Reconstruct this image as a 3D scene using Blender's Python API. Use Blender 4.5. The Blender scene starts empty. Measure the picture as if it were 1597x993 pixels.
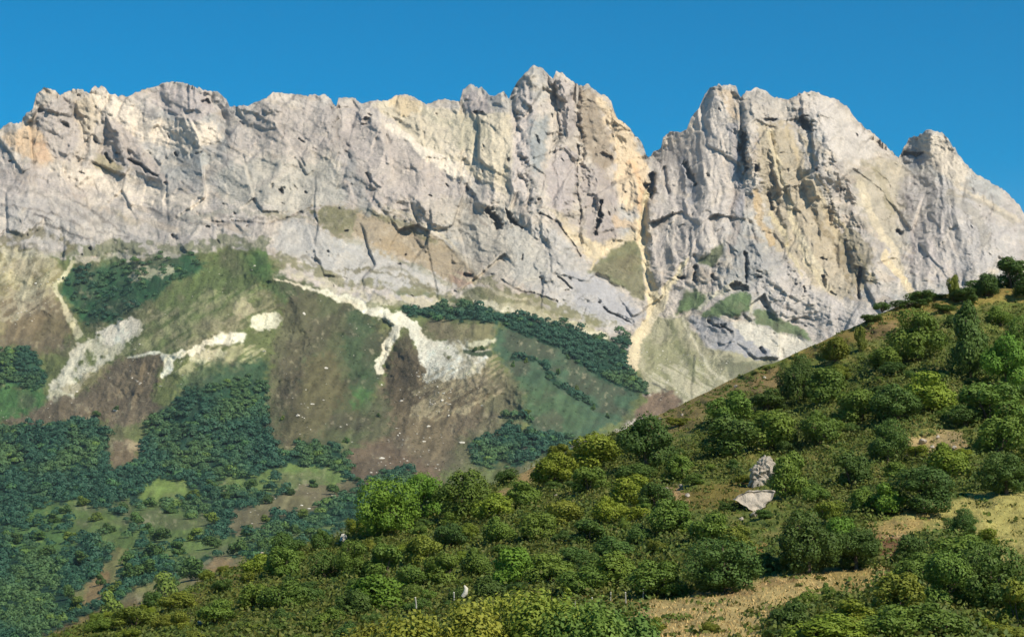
import bpy, math, random
import numpy as np
from mathutils import Vector

# ------------------------------------------------------------------ camera, sky, sun
W0, H0 = 1597.0, 993.0
FPX = 2980.0                     # focal length in photograph pixels (about 30 degrees across)
HORIZON = 800.0
PITCH = math.atan((HORIZON - H0 / 2) / FPX)
SUN_AZ, SUN_EL = math.radians(134), math.radians(45)   # azimuth clockwise from +Y (view direction)

S = bpy.context.scene
C = S.collection
cam = bpy.data.cameras.new('camera')
camo = bpy.data.objects.new('camera', cam)
C.objects.link(camo)
camo.location = (0, 0, 0)
camo.rotation_euler = (math.pi / 2 + PITCH, 0, 0)
cam.sensor_width = 36
cam.lens = 36 * FPX / W0
cam.clip_start = 0.5
cam.clip_end = 60000
S.camera = camo

wd = bpy.data.worlds.new("World")
S.world = wd
wd.use_nodes = True
nt = wd.node_tree
bg = nt.nodes['Background']
sky = nt.nodes.new('ShaderNodeTexSky')
sky.sky_type = 'NISHITA'
sky.sun_disc = False
sky.sun_elevation = SUN_EL
sky.sun_rotation = SUN_AZ
sky.altitude = 1500
sky.air_density = 1.0
sky.dust_density = 0.3
sky.ozone_density = 3.0
hs = nt.nodes.new('ShaderNodeHueSaturation')
hs.inputs['Hue'].default_value = 0.488
hs.inputs['Saturation'].default_value = 1.6
hs.inputs['Value'].default_value = 0.88
nt.links.new(sky.outputs[0], hs.inputs['Color'])
nt.links.new(hs.outputs[0], bg.inputs['Color'])
bg.inputs['Strength'].default_value = 0.10

sl = bpy.data.lights.new('sun', 'SUN')
sl.energy = 4.9
sl.angle = math.radians(0.53)
sl.color = (1.0, 0.91, 0.78)
so = bpy.data.objects.new('sun', sl)
C.objects.link(so)
sd = Vector((math.sin(SUN_AZ) * math.cos(SUN_EL), math.cos(SUN_AZ) * math.cos(SUN_EL), math.sin(SUN_EL)))
so.rotation_euler = sd.to_track_quat('Z', 'Y').to_euler()
so.location = sd * 500

vs = S.view_settings
vs.view_transform = 'Standard'
vs.look = 'None'
vs.exposure = 0.36
vs.gamma = 1.0
S.cycles.max_bounces = 5
S.cycles.diffuse_bounces = 2
S.cycles.transparent_max_bounces = 8
S.cycles.volume_bounces = 0

# ------------------------------------------------------------------ helpers
rng = np.random.default_rng(7)
random.seed(7)
SP, CP = math.sin(PITCH), math.cos(PITCH)


def P(u, v, Y):
    """world point at pixel (u, v) of the photograph's frame, Y metres ahead"""
    xc = (np.asarray(u, float) - W0 / 2) / FPX
    yc = -(np.asarray(v, float) - H0 / 2) / FPX
    dy = CP - yc * SP
    dz = SP + yc * CP
    Y = np.asarray(Y, float)
    return xc / dy * Y, Y, dz / dy * Y


def tag(o, label=None, cat=None, group=None, kind=None):
    if label: o['label'] = label
    if cat: o['category'] = cat
    if group: o['group'] = group
    if kind: o['kind'] = kind
    return o


def mesh_np(name, verts, quads, mat, parent=None, smooth=False, colors=None, matidx=None):
    me = bpy.data.meshes.new(name)
    verts = np.ascontiguousarray(verts, np.float32)
    quads = np.ascontiguousarray(quads, np.int32)
    k = quads.shape[1]
    me.vertices.add(len(verts)); me.vertices.foreach_set('co', verts.ravel())
    me.loops.add(quads.size); me.loops.foreach_set('vertex_index', quads.ravel())
    me.polygons.add(len(quads))
    me.polygons.foreach_set('loop_start', np.arange(0, quads.size, k, dtype=np.int32))
    me.polygons.foreach_set('loop_total', np.full(len(quads), k, np.int32))
    me.polygons.foreach_set('use_smooth', np.full(len(quads), smooth, bool))
    if colors is not None:
        a = me.color_attributes.new('Col', 'FLOAT_COLOR', 'POINT')
        c4 = np.ones((len(verts), 4), np.float32); c4[:, :colors.shape[1]] = colors
        a.data.foreach_set('color', c4.ravel())
    me.update(calc_edges=True)
    if mat: me.materials.append(mat)
    o = bpy.data.objects.new(name, me)
    C.objects.link(o)
    if parent: o.parent = parent
    return o


def lin(c):
    c = np.asarray(c, float) / 255.0
    return np.where(c <= 0.04045, c / 12.92, ((c + 0.055) / 1.055) ** 2.4)


# lattice noise -------------------------------------------------------------
_tab = [np.random.default_rng(100 + i).random((256, 256)).astype(np.float32) for i in range(12)]


def vnoise(x, y, s=0):
    t = _tab[s % 12]
    o = (s // 12) * 37
    xi = np.floor(x); yi = np.floor(y)
    fx = (x - xi).astype(np.float32); fy = (y - yi).astype(np.float32)
    fx = fx * fx * fx * (fx * (fx * 6 - 15) + 10); fy = fy * fy * fy * (fy * (fy * 6 - 15) + 10)
    xi = (xi.astype(np.int64) + o) & 255; yi = (yi.astype(np.int64) + o) & 255
    x1 = (xi + 1) & 255; y1 = (yi + 1) & 255
    a = t[yi, xi]; b = t[yi, x1]; c = t[y1, xi]; d = t[y1, x1]
    return (a + (b - a) * fx) * (1 - fy) + (c + (d - c) * fx) * fy


def fbm(x, y, n=4, s=0, g=0.5):
    r = 0; a = 1; m = 0
    for i in range(n):
        r = r + a * vnoise(x, y, s + i * 3 + 1); m += a; a *= g
        x = x * 2.03 + 5.3; y = y * 2.03 + 1.7
    return r / m


def ridged(x, y, n=3, s=0):
    r = 0; a = 1; m = 0
    for i in range(n):
        r = r + a * (1 - np.abs(2 * vnoise(x, y, s + i * 5 + 2) - 1)); m += a; a *= 0.5
        x = x * 2.1 + 3.1; y = y * 2.1 + 9.7
    return r / m


def facet(x, y, s=0):
    """tilted plates with sharp breaks between them, about -1..1"""
    t0, t1, t2, t3, t4 = (_tab[(s + i) % 12] for i in range(5))
    xi = np.floor(x).astype(np.int64); yi = np.floor(y).astype(np.int64)
    best = np.full(x.shape, 9.0, np.float32); val = np.zeros(x.shape, np.float32); second = best.copy()
    for dx in (-1, 0, 1):
        for dy in (-1, 0, 1):
            cx = xi + dx; cy = yi + dy
            a = cx & 255; b = cy & 255
            px = x - (cx + t0[b, a]); py = y - (cy + t1[b, a])
            d = (px * px + py * py).astype(np.float32)
            v = (px * (t2[b, a] - .5) + py * (t3[b, a] - .5)) * 1.8 + (t4[b, a] - .5) * 0.8
            m = d < best
            second = np.where(m, best, np.minimum(second, d))
            val = np.where(m, v, val); best = np.where(m, d, best)
    edge = np.clip((np.sqrt(second) - np.sqrt(best)) / 0.12, 0, 1)
    return val, edge


# raster maps, one cell per photograph pixel, with margins ------------------
MX, MY = 260, 60
RW, RH = int(W0) + 2 * MX, 1010 + 2 * MY
gx, gy = np.meshgrid(np.arange(RW) - MX, np.arange(RH) - MY)
gx = gx.astype(np.float32); gy = gy.astype(np.float32)
wxa = (fbm(gx / 30, gy / 30, 5, 3, .65) - .5) * 2.2
wya = (fbm(gx / 30, gy / 30, 5, 8, .65) - .5) * 2.2


fineN = fbm(gx / 6, gy / 5, 4, 13) * .6 + fbm((gx + gy * .5) / 16, (gy - gx * .4) / 8, 3, 19) * .4


def box(a, r):
    r = int(max(r, 0))
    if r < 1: return a
    for ax in (0, 1):
        p = np.concatenate([np.repeat(a.take([0], ax), r + 1, ax), a, np.repeat(a.take([-1], ax), r, ax)], ax)
        c = np.cumsum(p, ax, dtype=np.float64)
        n = a.shape[ax]
        a = (c.take(range(2 * r + 1, 2 * r + 1 + n), ax) - c.take(range(n), ax)) / (2 * r + 1)
    return a.astype(np.float32)


def window(pts, pad):
    x0 = int(max(0, min(p[0] for p in pts) - pad + MX)); x1 = int(min(RW, max(p[0] for p in pts) + pad + MX + 1))
    y0 = int(max(0, min(p[1] for p in pts) - pad + MY)); y1 = int(min(RH, max(p[1] for p in pts) + pad + MY + 1))
    return slice(y0, y1), slice(x0, x1)


def a_poly(pts, soft=2, warp=4):
    w = window(pts, soft * 2 + warp * 2 + 2)
    x = gx[w] + wxa[w] * warp * 1.6; y = gy[w] + wya[w] * warp * 1.6
    ins = np.zeros(x.shape, bool)
    n = len(pts)
    for i in range(n):
        xa, ya = pts[i]; xb, yb = pts[(i + 1) % n]
        if ya == yb: continue
        c = ((ya > y) != (yb > y)) & (x < (xb - xa) * (y - ya) / (yb - ya) + xa)
        ins ^= c
    a = box(box(ins.astype(np.float32), soft * 1.5), soft)
    return w, rag(w, a)


def rag(w, a):
    n = fineN[w]
    return np.clip((a - .5 + (n - .5) * 2.6 * 4 * a * (1 - a)) * 1.6 + .5, 0, 1)


def a_line(pts, width, soft=1.5, warp=3):
    """pts: (x, y) or (x, y, width)"""
    mw = max([width] + [p[2] for p in pts if len(p) > 2])
    w = window(pts, mw + soft + warp * 2 + 2)
    x = gx[w] + wxa[w] * warp * 1.6; y = gy[w] + wya[w] * warp * 1.6
    a = np.zeros(x.shape, np.float32)
    for p, q in zip(pts[:-1], pts[1:]):
        wp = (p[2] if len(p) > 2 else width) / 2; wq = (q[2] if len(q) > 2 else width) / 2
        dx, dy = q[0] - p[0], q[1] - p[1]
        L = max(dx * dx + dy * dy, 1e-6)
        t = np.clip(((x - p[0]) * dx + (y - p[1]) * dy) / L, 0, 1)
        d = np.hypot(x - p[0] - t * dx, y - p[1] - t * dy)
        ww = wp + (wq - wp) * t
        a = np.maximum(a, np.clip((ww + soft / 2 - d) / soft, 0, 1))
    return w, rag(w, a) if soft < 8 else a


col = np.zeros((RH, RW, 3), np.float32)
rock = np.zeros((RH, RW), np.float32)
relief = np.zeros((RH, RW), np.float32)
wood = np.zeros((RH, RW), np.float32)
patchn = fbm(gx / 9, gy / 9, 4, 17)
patchl = fbm(gx / 34, gy / 22, 4, 23)


strkL = fbm((-gx * .85 + gy * .53) / 34, (gx * .53 + gy * .85) / 4.5, 4, 29)
strkR = fbm((gx * .85 + gy * .53) / 34, (-gx * .53 + gy * .85) / 4.5, 4, 35)


def put(w, a, c, rk=None, patchy=0.0, op=1.0, wd=None, strk=None):
    if patchy:
        n = (patchn[w] * .6 + patchl[w] * .4) if strk is None else strk[w] * .75 + patchn[w] * .25
        a = np.clip((a - (n - .5) * 2 * patchy * 2.2 - .5 * patchy) / 0.5, 0, 1) * np.clip(a * 3, 0, 1)
    a = a * op
    cl = lin(c).astype(np.float32)
    col[w] = col[w] * (1 - a[..., None]) + cl * a[..., None]
    if rk is not None: rock[w] = rock[w] * (1 - a) + rk * a
    if wd is not None: wood[w] = wood[w] * (1 - a) + wd * a


def poly(pts, c, soft=2, warp=4, **k):
    w, a = a_poly(pts, soft, warp); put(w, a, c, **k)


def line(pts, width, c, soft=2, warp=3, **k):
    w, a = a_line(pts, width, soft, warp); put(w, a, c, **k)


def carve(pts, width, depth, soft=4, warp=2, tint=None, op=.6):
    """push the surface away (depth > 0) or pull it out (depth < 0) along a line"""
    if tint is not None:      # cracks and holes: broken, tapering, never an even strip
        n = len(pts)
        pts = [(p[0], p[1], width * (.35 + .9 * (i + 1) / n if i < n / 2 else 1.25 - .9 * i / n) * 1.15) for i, p in enumerate(pts)]
        w = window(pts, width + 14)
        a = np.zeros(gx[w].shape, np.float32)
        x = gx[w] + wxa[w] * 5; y = gy[w] + wya[w] * 5
        for p, q in zip(pts[:-1], pts[1:]):
            dx, dy = q[0] - p[0], q[1] - p[1]
            L = max(dx * dx + dy * dy, 1e-6)
            t = np.clip(((x - p[0]) * dx + (y - p[1]) * dy) / L, 0, 1)
            d = np.hypot(x - p[0] - t * dx, y - p[1] - t * dy) / np.maximum((p[2] + (q[2] - p[2]) * t) * .62, .8)
            d = d + (fineN[w] - .5) * 3.2 + (patchn[w] - .5) * 1.6
            a = np.maximum(a, np.clip((1.25 - d) / .9, 0, 1))
    else:
        w, a = a_line(pts, width, soft, warp)
    relief[w] += depth * (a * a * (3 - 2 * a))
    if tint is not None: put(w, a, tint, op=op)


def carvep(pts, depth, soft=3, warp=2, tint=None, op=.6):
    w, a = a_poly(pts, soft, warp)
    relief[w] += depth * a
    if tint is not None: put(w, a, tint, op=op)


# ------------------------------------------------------------------ far country: what the ground is made of
SKY = [(-260,262),(-180,240),(-120,252),(-60,225),(0,200),(14,193),(33,191),(36,181),(51,172),(57,147),(68,138),(84,139),(94,150),(106,140),(127,139),(139,145),(146,135),(158,134),(168,143),(185,151),(205,148),(223,139),(247,134),(257,128),(275,129),(288,131),(308,136),(325,143),(339,143),(353,155),(358,166),(387,166),(401,159),(418,152),(426,143),(445,147),(479,150),(493,147),(507,148),(517,156),(524,166),(528,151),(540,150),(554,155),(564,163),(581,157),(607,157),(616,149),(628,147),(640,148),(650,154),(665,164),(681,157),(701,156),(717,159),(722,141),(734,132),(746,139),(751,136),(763,148),(773,150),(785,141),(794,154),(798,144),(809,126),(821,114),(833,102),(845,107),(859,120),(863,124),(867,112),(878,114),(890,125),(900,131),(908,135),(917,131),(924,140),(941,148),(953,157),(956,169),(961,183),(979,198),(992,212),(1001,222),(1007,238),(1011,246),(1020,234),(1031,232),(1034,213),(1045,204),(1061,208),(1071,203),(1078,184),(1090,169),(1095,156),(1107,135),(1122,132),(1148,134),(1152,146),(1155,152),(1163,144),(1180,137),(1194,142),(1208,152),(1228,156),(1242,150),(1252,144),(1269,143),(1283,148),(1304,155),(1324,169),(1338,190),(1355,203),(1372,217),(1386,231),(1401,247),(1408,234),(1418,215),(1432,213),(1444,203),(1468,207),(1480,218),(1492,235),(1506,256),(1518,268),(1536,279),(1557,291),(1574,304),(1590,321),(1600,338),(1650,372),(1720,430),(1800,470),(1857,520)]
skx = np.array([p[0] for p in SKY], float); sky_ = np.array([p[1] for p in SKY], float)


def skyline(u):
    b = np.interp(u, skx, sky_)
    n = (ridged(u / 9.0, u * 0 + 3.5, 3, 4) - .62) * -6.5 + (vnoise(u / 2.4, u * 0 + 8.5, 6) - .5) * 2.4
    return b + n


# base coats
G = (202, 193, 181); GD = (176, 168, 157); CR = (214, 201, 181); TAN = (184, 165, 134); OCH = (214, 186, 148)
BG = (176, 179, 173); SCR = (226, 222, 196); OL = (104, 112, 68); GR = (76, 110, 56); BR = (110, 98, 78)
DG = (44, 84, 52); WD = (36, 68, 48); ME = (116, 136, 70); KH = (140, 130, 92)  # WD: wood green with part of the haze's teal mixed in
col[:] = lin(G); rock[:] = 1.0
# broad blotches of the limestone
n1 = fbm(gx / 90, gy / 120, 4, 31)[..., None]; n2 = fbm(gx / 40, gy / 55, 4, 41)[..., None]; n3 = fbm((gx + gy) / 60, (gy - gx * .4) / 14, 4, 51)[..., None]
col += (lin(CR) - col) * np.clip((n1 - .52) * 4, 0, .7)
col += (lin(GD) - col) * np.clip((n2 - .55) * 4, 0, .6)
col += (lin(BG) - col) * np.clip((.44 - n1) * 4, 0, .6)
col += (lin(TAN) - col) * np.clip((n3 - .60) * 4, 0, .4)
m1 = fbm(gx / 17 + 3, gy / 15, 4, 63, .62)[..., None]; m2 = fbm((gx - gy * .3) / 12, (gy + gx * .35) / 8, 4, 67, .62)[..., None]
col += (lin((222, 210, 190)) - col) * np.clip((m1 - .55) * 9, 0, .32)
col += (lin((150, 142, 134)) - col) * np.clip((.42 - m1) * 9, 0, .3)
col += (lin((158, 160, 150)) - col) * np.clip((m2 - .60) * 9, 0, .3)
col = col.astype(np.float32)

# -- left massif
poly([(8,205),(45,190),(75,210),(84,250),(62,264),(26,238)], OCH, 4, 6, op=.8)
poly([(50,215),(72,222),(80,250),(60,256)], (205,170,140), 5, 6, op=.5)
poly([(52,175),(95,150),(130,172),(130,215),(108,256),(80,240),(60,205)], (186,176,166), 2, 5, op=.8)
poly([(128,140),(185,153),(240,190),(330,188),(342,215),(290,235),(200,215),(165,185)], (236,222,200), 4, 6, op=.95)
poly([(115,160),(150,150),(160,190),(125,220)], (214,198,168), 3, 4, op=.6)
poly([(248,130),(325,143),(330,175),(300,190),(250,175),(225,150)], (196,184,176), 3, 5, op=.7)
poly([(165,182),(190,190),(232,240),(272,285),(250,290),(200,258),(158,246)], (180,170,160), 2, 5, op=.85)
poly([(148,240),(172,245),(195,262),(165,272),(145,258)], (168,156,118), 3, 4, op=.8)
poly([(55,255),(130,258),(190,283),(270,300),(332,298),(305,330),(240,322),(150,292),(80,272)], (230,217,196), 4, 7, op=.95)
line([(128,215),(118,245),(112,262)], 12, CR, 5, 4, op=.7)
poly([(175,325),(200,335),(222,350),(212,360),(185,345)], (160,148,112), 4, 5, op=.6)
poly([(345,175),(400,165),(520,165),(525,230),(440,240),(350,225)], (188,178,168), 6, 8, op=.6)
poly([(290,240),(320,230),(335,255),(310,265)], BG, 4, 4, op=.6)
poly([(335,262),(420,245),(540,255),(545,312),(440,335),(350,315)], (178,178,164), 7, 9, op=.5)
poly([(0,250),(60,258),(130,295),(120,345),(0,330)], (182,172,164), 7, 9, op=.5)
poly([(0,300),(100,305),(210,345),(260,385),(90,392),(0,372)], (184,180,172), 6, 9, op=.55)
line([(400,290),(440,270),(500,240),(560,215)], 8, (188,178,164), 6, 6, op=.5)
for q in [[(0,318),(60,330),(130,352),(200,372)], [(40,345),(110,362),(180,382)], [(95,300),(150,330),(190,362)], [(230,330),(300,345),(370,352)], [(330,330),(380,345),(440,342),(490,322)]]:
    line(q, 2.6, (128,122,112), 3, 6, op=.75)
line([(55,335),(62,337),(80,344)], 3, (84,80,78), 2, 2, op=.9)
line([(105,382),(120,392)], 3, (84,80,78), 2, 2, op=.9)
# olive and tan ledge running down to the right
poly([(478,322),(520,316),(575,322),(640,350),(700,380),(742,425),(738,447),(700,442),(650,415),(600,385),(540,372),(500,352)], (164,148,118), 5, 9, op=.8, patchy=.35)
poly([(482,322),(560,320),(560,345),(545,370),(505,352)], (112,114,78), 5, 8, op=.75, patchy=.3)
line([(560,322),(620,345),(680,378)], 10, (112,114,76), 4, 6, op=.6)
line([(545,375),(600,395),(660,425),(700,445)], 9, (118,120,80), 4, 6, op=.6)
poly([(560,385),(600,372),(660,395),(640,410),(590,405)], (176,156,122), 4, 5, op=.6)
poly([(700,425),(722,418),(742,432),(735,446),(705,444)], (186,152,134), 5, 6, op=.6)
line([(588,316),(640,338),(690,366),(722,400),(768,450)], 5, (204,194,170), 2, 2, op=.8)
line([(596,326),(645,347),(690,374),(720,408),(760,452)], 3, (120,112,90), 2, 2, op=.7)
# -- central wall and summits
poly([(530,160),(578,178),(640,222),(700,268),(728,300),(700,335),(600,322),(540,325)], (192,181,171), 4, 5, op=.7)
poly([(580,160),(620,150),(665,168),(722,172),(792,180),(802,230),(792,312),(742,275),(692,262),(640,216)], (218,206,178), 3, 5, op=.95)
line([(608,195,10),(640,218,12),(672,245,18),(715,268,26)], 14, (240,228,206), 5, 5, op=.95)
poly([(605,158),(625,148),(650,158),(655,175),(620,178)], (216,194,152), 4, 4, op=.7)
poly([(700,180),(760,185),(765,225),(720,235)], (186,180,152), 6, 6, op=.6)
poly([(722,142),(746,140),(762,150),(770,178),(730,180)], (182,172,166), 3, 3, op=.8)
poly([(800,150),(825,115),(835,160),(828,240),(815,330),(795,310),(800,230)], (206,196,186), 4, 4, op=.9)
poly([(825,180),(852,185),(855,245),(835,275),(824,240)], (158,164,162), 4, 4, op=.8)
poly([(866,120),(900,135),(905,200),(880,210),(866,180)], (190,179,170), 4, 4, op=.8)
poly([(905,132),(932,146),(944,190),(965,258),(935,268),(908,225)], (160,144,120), 5, 6, op=.8)
line([(907,140),(905,220)], 4, (120,106,90), 3, 3, op=.8)
poly([(934,146),(956,162),(990,215),(1008,250),(1012,305),(985,332),(960,300),(962,240),(945,200)], (228,206,170), 4, 5, op=.95)
poly([(868,228),(900,232),(906,285),(890,330),(860,335),(850,280)], (188,178,172), 4, 4, op=.8)
poly([(905,250),(935,262),(965,300),(960,370),(925,385),(905,330)], (172,162,156), 4, 4, op=.7)
poly([(870,335),(930,380),(970,375),(985,345),(1010,320),(1015,370),(985,385),(930,410),(880,375)], (230,212,174), 4, 6, op=.9)
poly([(790,340),(870,350),(900,400),(1000,470),(1010,500),(960,520),(860,480),(800,420)], (186,185,180), 6, 8, op=.6)
poly([(730,330),(790,320),(850,400),(860,450),(760,420)], (190,186,170), 8, 8, op=.5)
poly([(640,300),(760,315),(800,420),(760,440),(700,370)], (186,178,162), 8, 8, op=.6)
poly([(880,420),(960,440),(1010,490),(985,515),(900,480)], (176,176,178), 4, 7, op=.7)
poly([(440,345),(480,345),(520,380),(560,375),(640,415),(700,445),(690,465),(600,460),(520,440),(450,400),(420,380)], (190,188,180), 5, 8, op=.8)
# right massif
poly([(1030,245),(1060,215),(1100,200),(1150,250),(1160,330),(1130,400),(1060,430),(1020,380)], (204,196,186), 6, 6, op=.6)
poly([(1112,140),(1145,140),(1152,190),(1138,185)], (206,184,152), 3, 3, op=.8)
poly([(1085,180),(1110,140),(1130,150),(1145,220),(1150,260),(1100,240)], (218,208,194), 4, 4, op=.9)
poly([(1160,150),(1190,140),(1230,160),(1235,185),(1170,195)], (192,184,170), 3, 4, op=.7)
poly([(1185,190),(1240,200),(1262,235),(1285,300),(1320,390),(1368,435),(1310,470),(1250,425),(1208,380),(1186,300)], (184,170,140), 6, 8, op=.75, patchy=.25)
poly([(1330,270),(1385,245),(1412,262),(1405,340),(1400,400),(1350,350),(1335,310)], (184,174,146), 6, 8, op=.6)
for q, wq, cq in [([(1200,205),(1218,280),(1240,360),(1262,410),(1300,460)], 10, (216,202,166)), ([(1225,200),(1250,270),(1290,330),(1310,380)], 8, (196,180,146)),
               ([(1340,290),(1362,345),(1395,395),(1412,450)], 12, (222,208,176)), ([(1300,330),(1340,400),(1365,440)], 7, (206,192,156)), ([(1180,300),(1186,350),(1205,378)], 9, (196,170,126)),
               ([(1260,250),(1290,300),(1300,340)], 6, (190,172,142)), ([(1250,370),(1282,420),(1290,455)], 6, (220,208,176))]:
    line(q, wq, cq, 4, 5, op=.8)
poly([(1310,350),(1340,360),(1362,400),(1352,450),(1325,440),(1310,400)], (128,120,92), 5, 6, op=.75)
line([(1290,318),(1320,325),(1345,352)], 7, (140,134,120), 4, 6, op=.6)
poly([(1262,150),(1300,158),(1330,190),(1380,232),(1350,250),(1300,250),(1265,200)], (216,207,194), 5, 5, op=.9)
poly([(1405,245),(1418,228),(1448,236),(1446,252),(1424,264)], (150,152,154), 3, 3, op=.9)  # shade under the pinnacle, put in as blue-grey colour
poly([(1430,215),(1470,210),(1510,265),(1500,300),(1450,260)], (220,207,184), 4, 5, op=.9)
poly([(1415,270),(1470,280),(1590,330),(1600,400),(1500,440),(1420,430)], (200,192,184), 6, 6, op=.6)
line([(1480,300),(1530,310),(1580,345)], 8, (168,158,136), 5, 5, op=.7)
line([(1490,285),(1550,320),(1592,345)], 6, (216,202,176), 4, 4, op=.7)
poly([(1190,400),(1260,440),(1330,480),(1400,475),(1300,530),(1230,510),(1170,450)], (198,192,184), 5, 7, op=.7)
poly([(1150,375),(1200,380),(1220,420),(1175,450),(1145,430)], (160,160,156), 4, 5, op=.6)
poly([(1015,330),(1050,300),(1090,330),(1085,400),(1040,440),(1015,400)], (200,190,180), 5, 5, op=.5)

# more of the long ledges, shelves and streaked faces
for q, wq, cq, oo in [([(340,200),(365,230),(345,260),(310,290)], 10, (150,142,134), .5), ([(520,170),(540,230),(580,300)], 14, (160,152,144), .5), ([(545,240),(560,300),(575,330)], 16, (150,152,148), .6),
        ([(0,285),(60,300),(110,330),(160,345)], 7, (150,144,134), .6), ([(200,300),(260,318),(330,305)], 5, (226,214,198), .7), ([(280,340),(350,330),(420,338)], 6, (150,150,132), .5),
        ([(420,340),(460,335),(500,345),(540,372)], 6, (132,128,98), .6), ([(430,400),(480,405),(520,435),(600,455)], 5, (120,114,92), .6), ([(560,420),(610,418),(680,450)], 4, (134,130,104), .6),
        ([(655,178),(700,190),(740,200)], 12, (204,196,168), .6), ([(690,230),(740,250),(780,300)], 12, (226,214,190), .7), ([(770,290),(812,320),(830,350)], 6, (146,138,124), .5),
        ([(730,285),(735,330),(760,350)], 5, (140,130,118), .6), ([(864,330),(900,360),(940,400)], 6, (200,186,156), .7), ([(985,250),(998,290),(995,330)], 9, (232,196,152), .8), ([(960,345),(1000,350),(1000,375)], 16, (222,192,150), .6),
        ([(1030,300),(1050,350),(1040,410)], 12, (208,200,186), .6), ([(1060,250),(1075,280),(1080,310)], 12, (150,154,160), .6), ([(1140,200),(1150,280),(1160,330)], 14, (150,150,156), .55), ([(1145,300),(1150,360),(1140,400)], 12, (164,150,140), .5),
        ([(1240,210),(1262,260),(1290,310)], 8, (206,200,190), .7), ([(1200,330),(1230,390),(1250,430)], 8, (214,200,160), .7), ([(1270,330),(1300,380),(1322,440)], 9, (150,134,102), .7), ([(1345,250),(1370,270),(1390,330)], 10, (160,150,118), .6),
        ([(1420,300),(1425,360),(1420,420)], 7, (150,142,140), .5), ([(1480,310),(1520,330),(1540,380)], 16, (162,156,142), .6), ([(1450,380),(1470,420)], 16, (196,186,178), .5), ([(1380,400),(1405,430),(1418,452)], 12, (236,216,172), .8),
        ([(1210,470),(1260,500),(1300,520)], 5, (150,142,132), .5), ([(1070,545),(1110,585),(1130,600)], 5, (196,190,160), .7), ([(1160,440),(1120,455),(1090,470)], 4, (198,194,170), .8)]:
    line(q, wq, cq, 4, 7, op=oo)
# -- green ground among the rock
poly([(917,422),(950,396),(978,371),(997,385),(1004,420),(1010,452),(1006,472),(990,460),(966,442)], (112,114,78), 2, 5, rk=.15, op=.92)
poly([(955,400),(985,385),(1000,410),(975,425)], (126,120,84), 4, 6, op=.6)
poly([(975,565),(1000,520),(1020,492),(1070,490),(1100,530),(1140,550),(1262,548),(1220,590),(1100,640),(1050,632),(1010,615)], (166,162,130), 3, 7, rk=.5)
poly([(1010,540),(1060,520),(1090,560),(1120,600),(1060,625),(1010,600)], (146,146,108), 7, 8, op=.8, patchy=.5)
poly([(1000,590),(1060,560),(1120,590),(1100,640),(1040,630)], (196,190,160), 7, 8, op=.8, patchy=1.0, strk=strkR)
poly([(1110,560),(1180,565),(1240,552),(1200,592),(1140,600)], (112,114,90), 5, 7, rk=.3, op=.85)
poly([(1076,490),(1112,492),(1165,512),(1215,525),(1258,540),(1235,556),(1180,562),(1130,548),(1098,528)], (164,164,164), 2, 7, rk=1)
poly([(1140,508),(1200,512),(1262,532),(1255,546),(1205,556),(1168,534)], (220,214,194), 3, 8, rk=1, op=.85, patchy=.2)
line([(1066,494),(1086,540),(1112,580),(1134,598)], 5, (206,200,170), 3, 5, op=.85)
line([(1048,500),(1062,545),(1085,590)], 9, (118,122,86), 4, 5, op=.75)
line([(1022,530),(1012,575)], 8, (132,132,96), 4, 5, op=.6)
line([(1018,598),(1055,622)], 4, (96,96,84), 2, 3, op=.8)
poly([(1086,411),(1108,392),(1133,376),(1130,396),(1112,416)], (94,108,72), 2, 4, rk=.2, op=.95)
poly([(1054,488),(1068,454),(1092,458),(1106,466),(1092,482)], (92,114,70), 2, 5, rk=.2, op=.95)
poly([(1094,491),(1130,462),(1160,452),(1170,458),(1168,482),(1142,494)], (90,112,68), 2, 5, rk=.2, op=.95)
poly([(1172,482),(1188,480),(1235,504),(1264,530),(1220,520),(1176,505)], (96,112,74), 2, 4, rk=.2, op=.95)
line([(1146,440),(1120,458),(1092,480)], 5, (206,200,174), 2, 4, op=.9)
line([(1172,470),(1166,500)], 5, (206,200,174), 2, 4, op=.8)
poly([(975,640),(1000,612),(1050,610),(1060,640),(1000,660)], (122,104,84), 4, 5, rk=.1)

# -- high grassy shoulders and foothills
poly([(-260,380),(-60,372),(0,382),(60,392),(100,400),(180,398),(260,402),(330,388),(410,388),(440,410),(430,425),(520,455),(600,475),(640,480),(700,470),(740,450),(800,465),(900,505),(960,530),(1000,580),(1010,625),(990,650),(930,700),(860,740),(1857,1070),(-260,1070)], OL, 3, 7, rk=.1)
poly([(-260,378),(-60,372),(0,380),(75,395),(100,420),(90,470),(60,520),(0,545),(-260,540)], (142,132,96), 4, 6, op=.9)
poly([(0,450),(80,450),(110,500),(105,545),(60,550),(0,545)], (112,98,76), 8, 8, op=.8)
poly([(20,380),(80,390),(70,415),(20,400)], (96,92,74), 4, 6, op=.6)
line([(0,392),(40,398),(90,398)], 9, (190,184,164), 4, 7, op=.6, patchy=.3)
poly([(100,430),(140,410),(200,408),(300,395),(330,420),(280,440),(230,470),(190,500),(150,512),(118,500),(98,470)], DG, 5, 7, op=.95, wd=.25)
poly([(105,405),(170,398),(290,400),(280,420),(200,415),(130,425)], (84,98,66), 5, 7, op=.7)
poly([(200,430),(230,415),(272,415),(262,432),(225,428),(205,440)], (184,182,148), 3, 6, op=.8, patchy=.2)
line([(120,412,8),(104,425,9),(92,445,8),(94,470,6),(100,490,6),(112,505,12),(122,522,12)], 8, (192,186,150), 3, 6, op=.95)
poly([(355,395),(415,390),(425,425),(380,460),(330,500),(290,520),(240,520),(200,505),(280,450)], (98,112,64), 7, 7, op=.9)
poly([(385,395),(420,392),(428,420),(400,425)], (84,112,58), 5, 6, op=.7)
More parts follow.
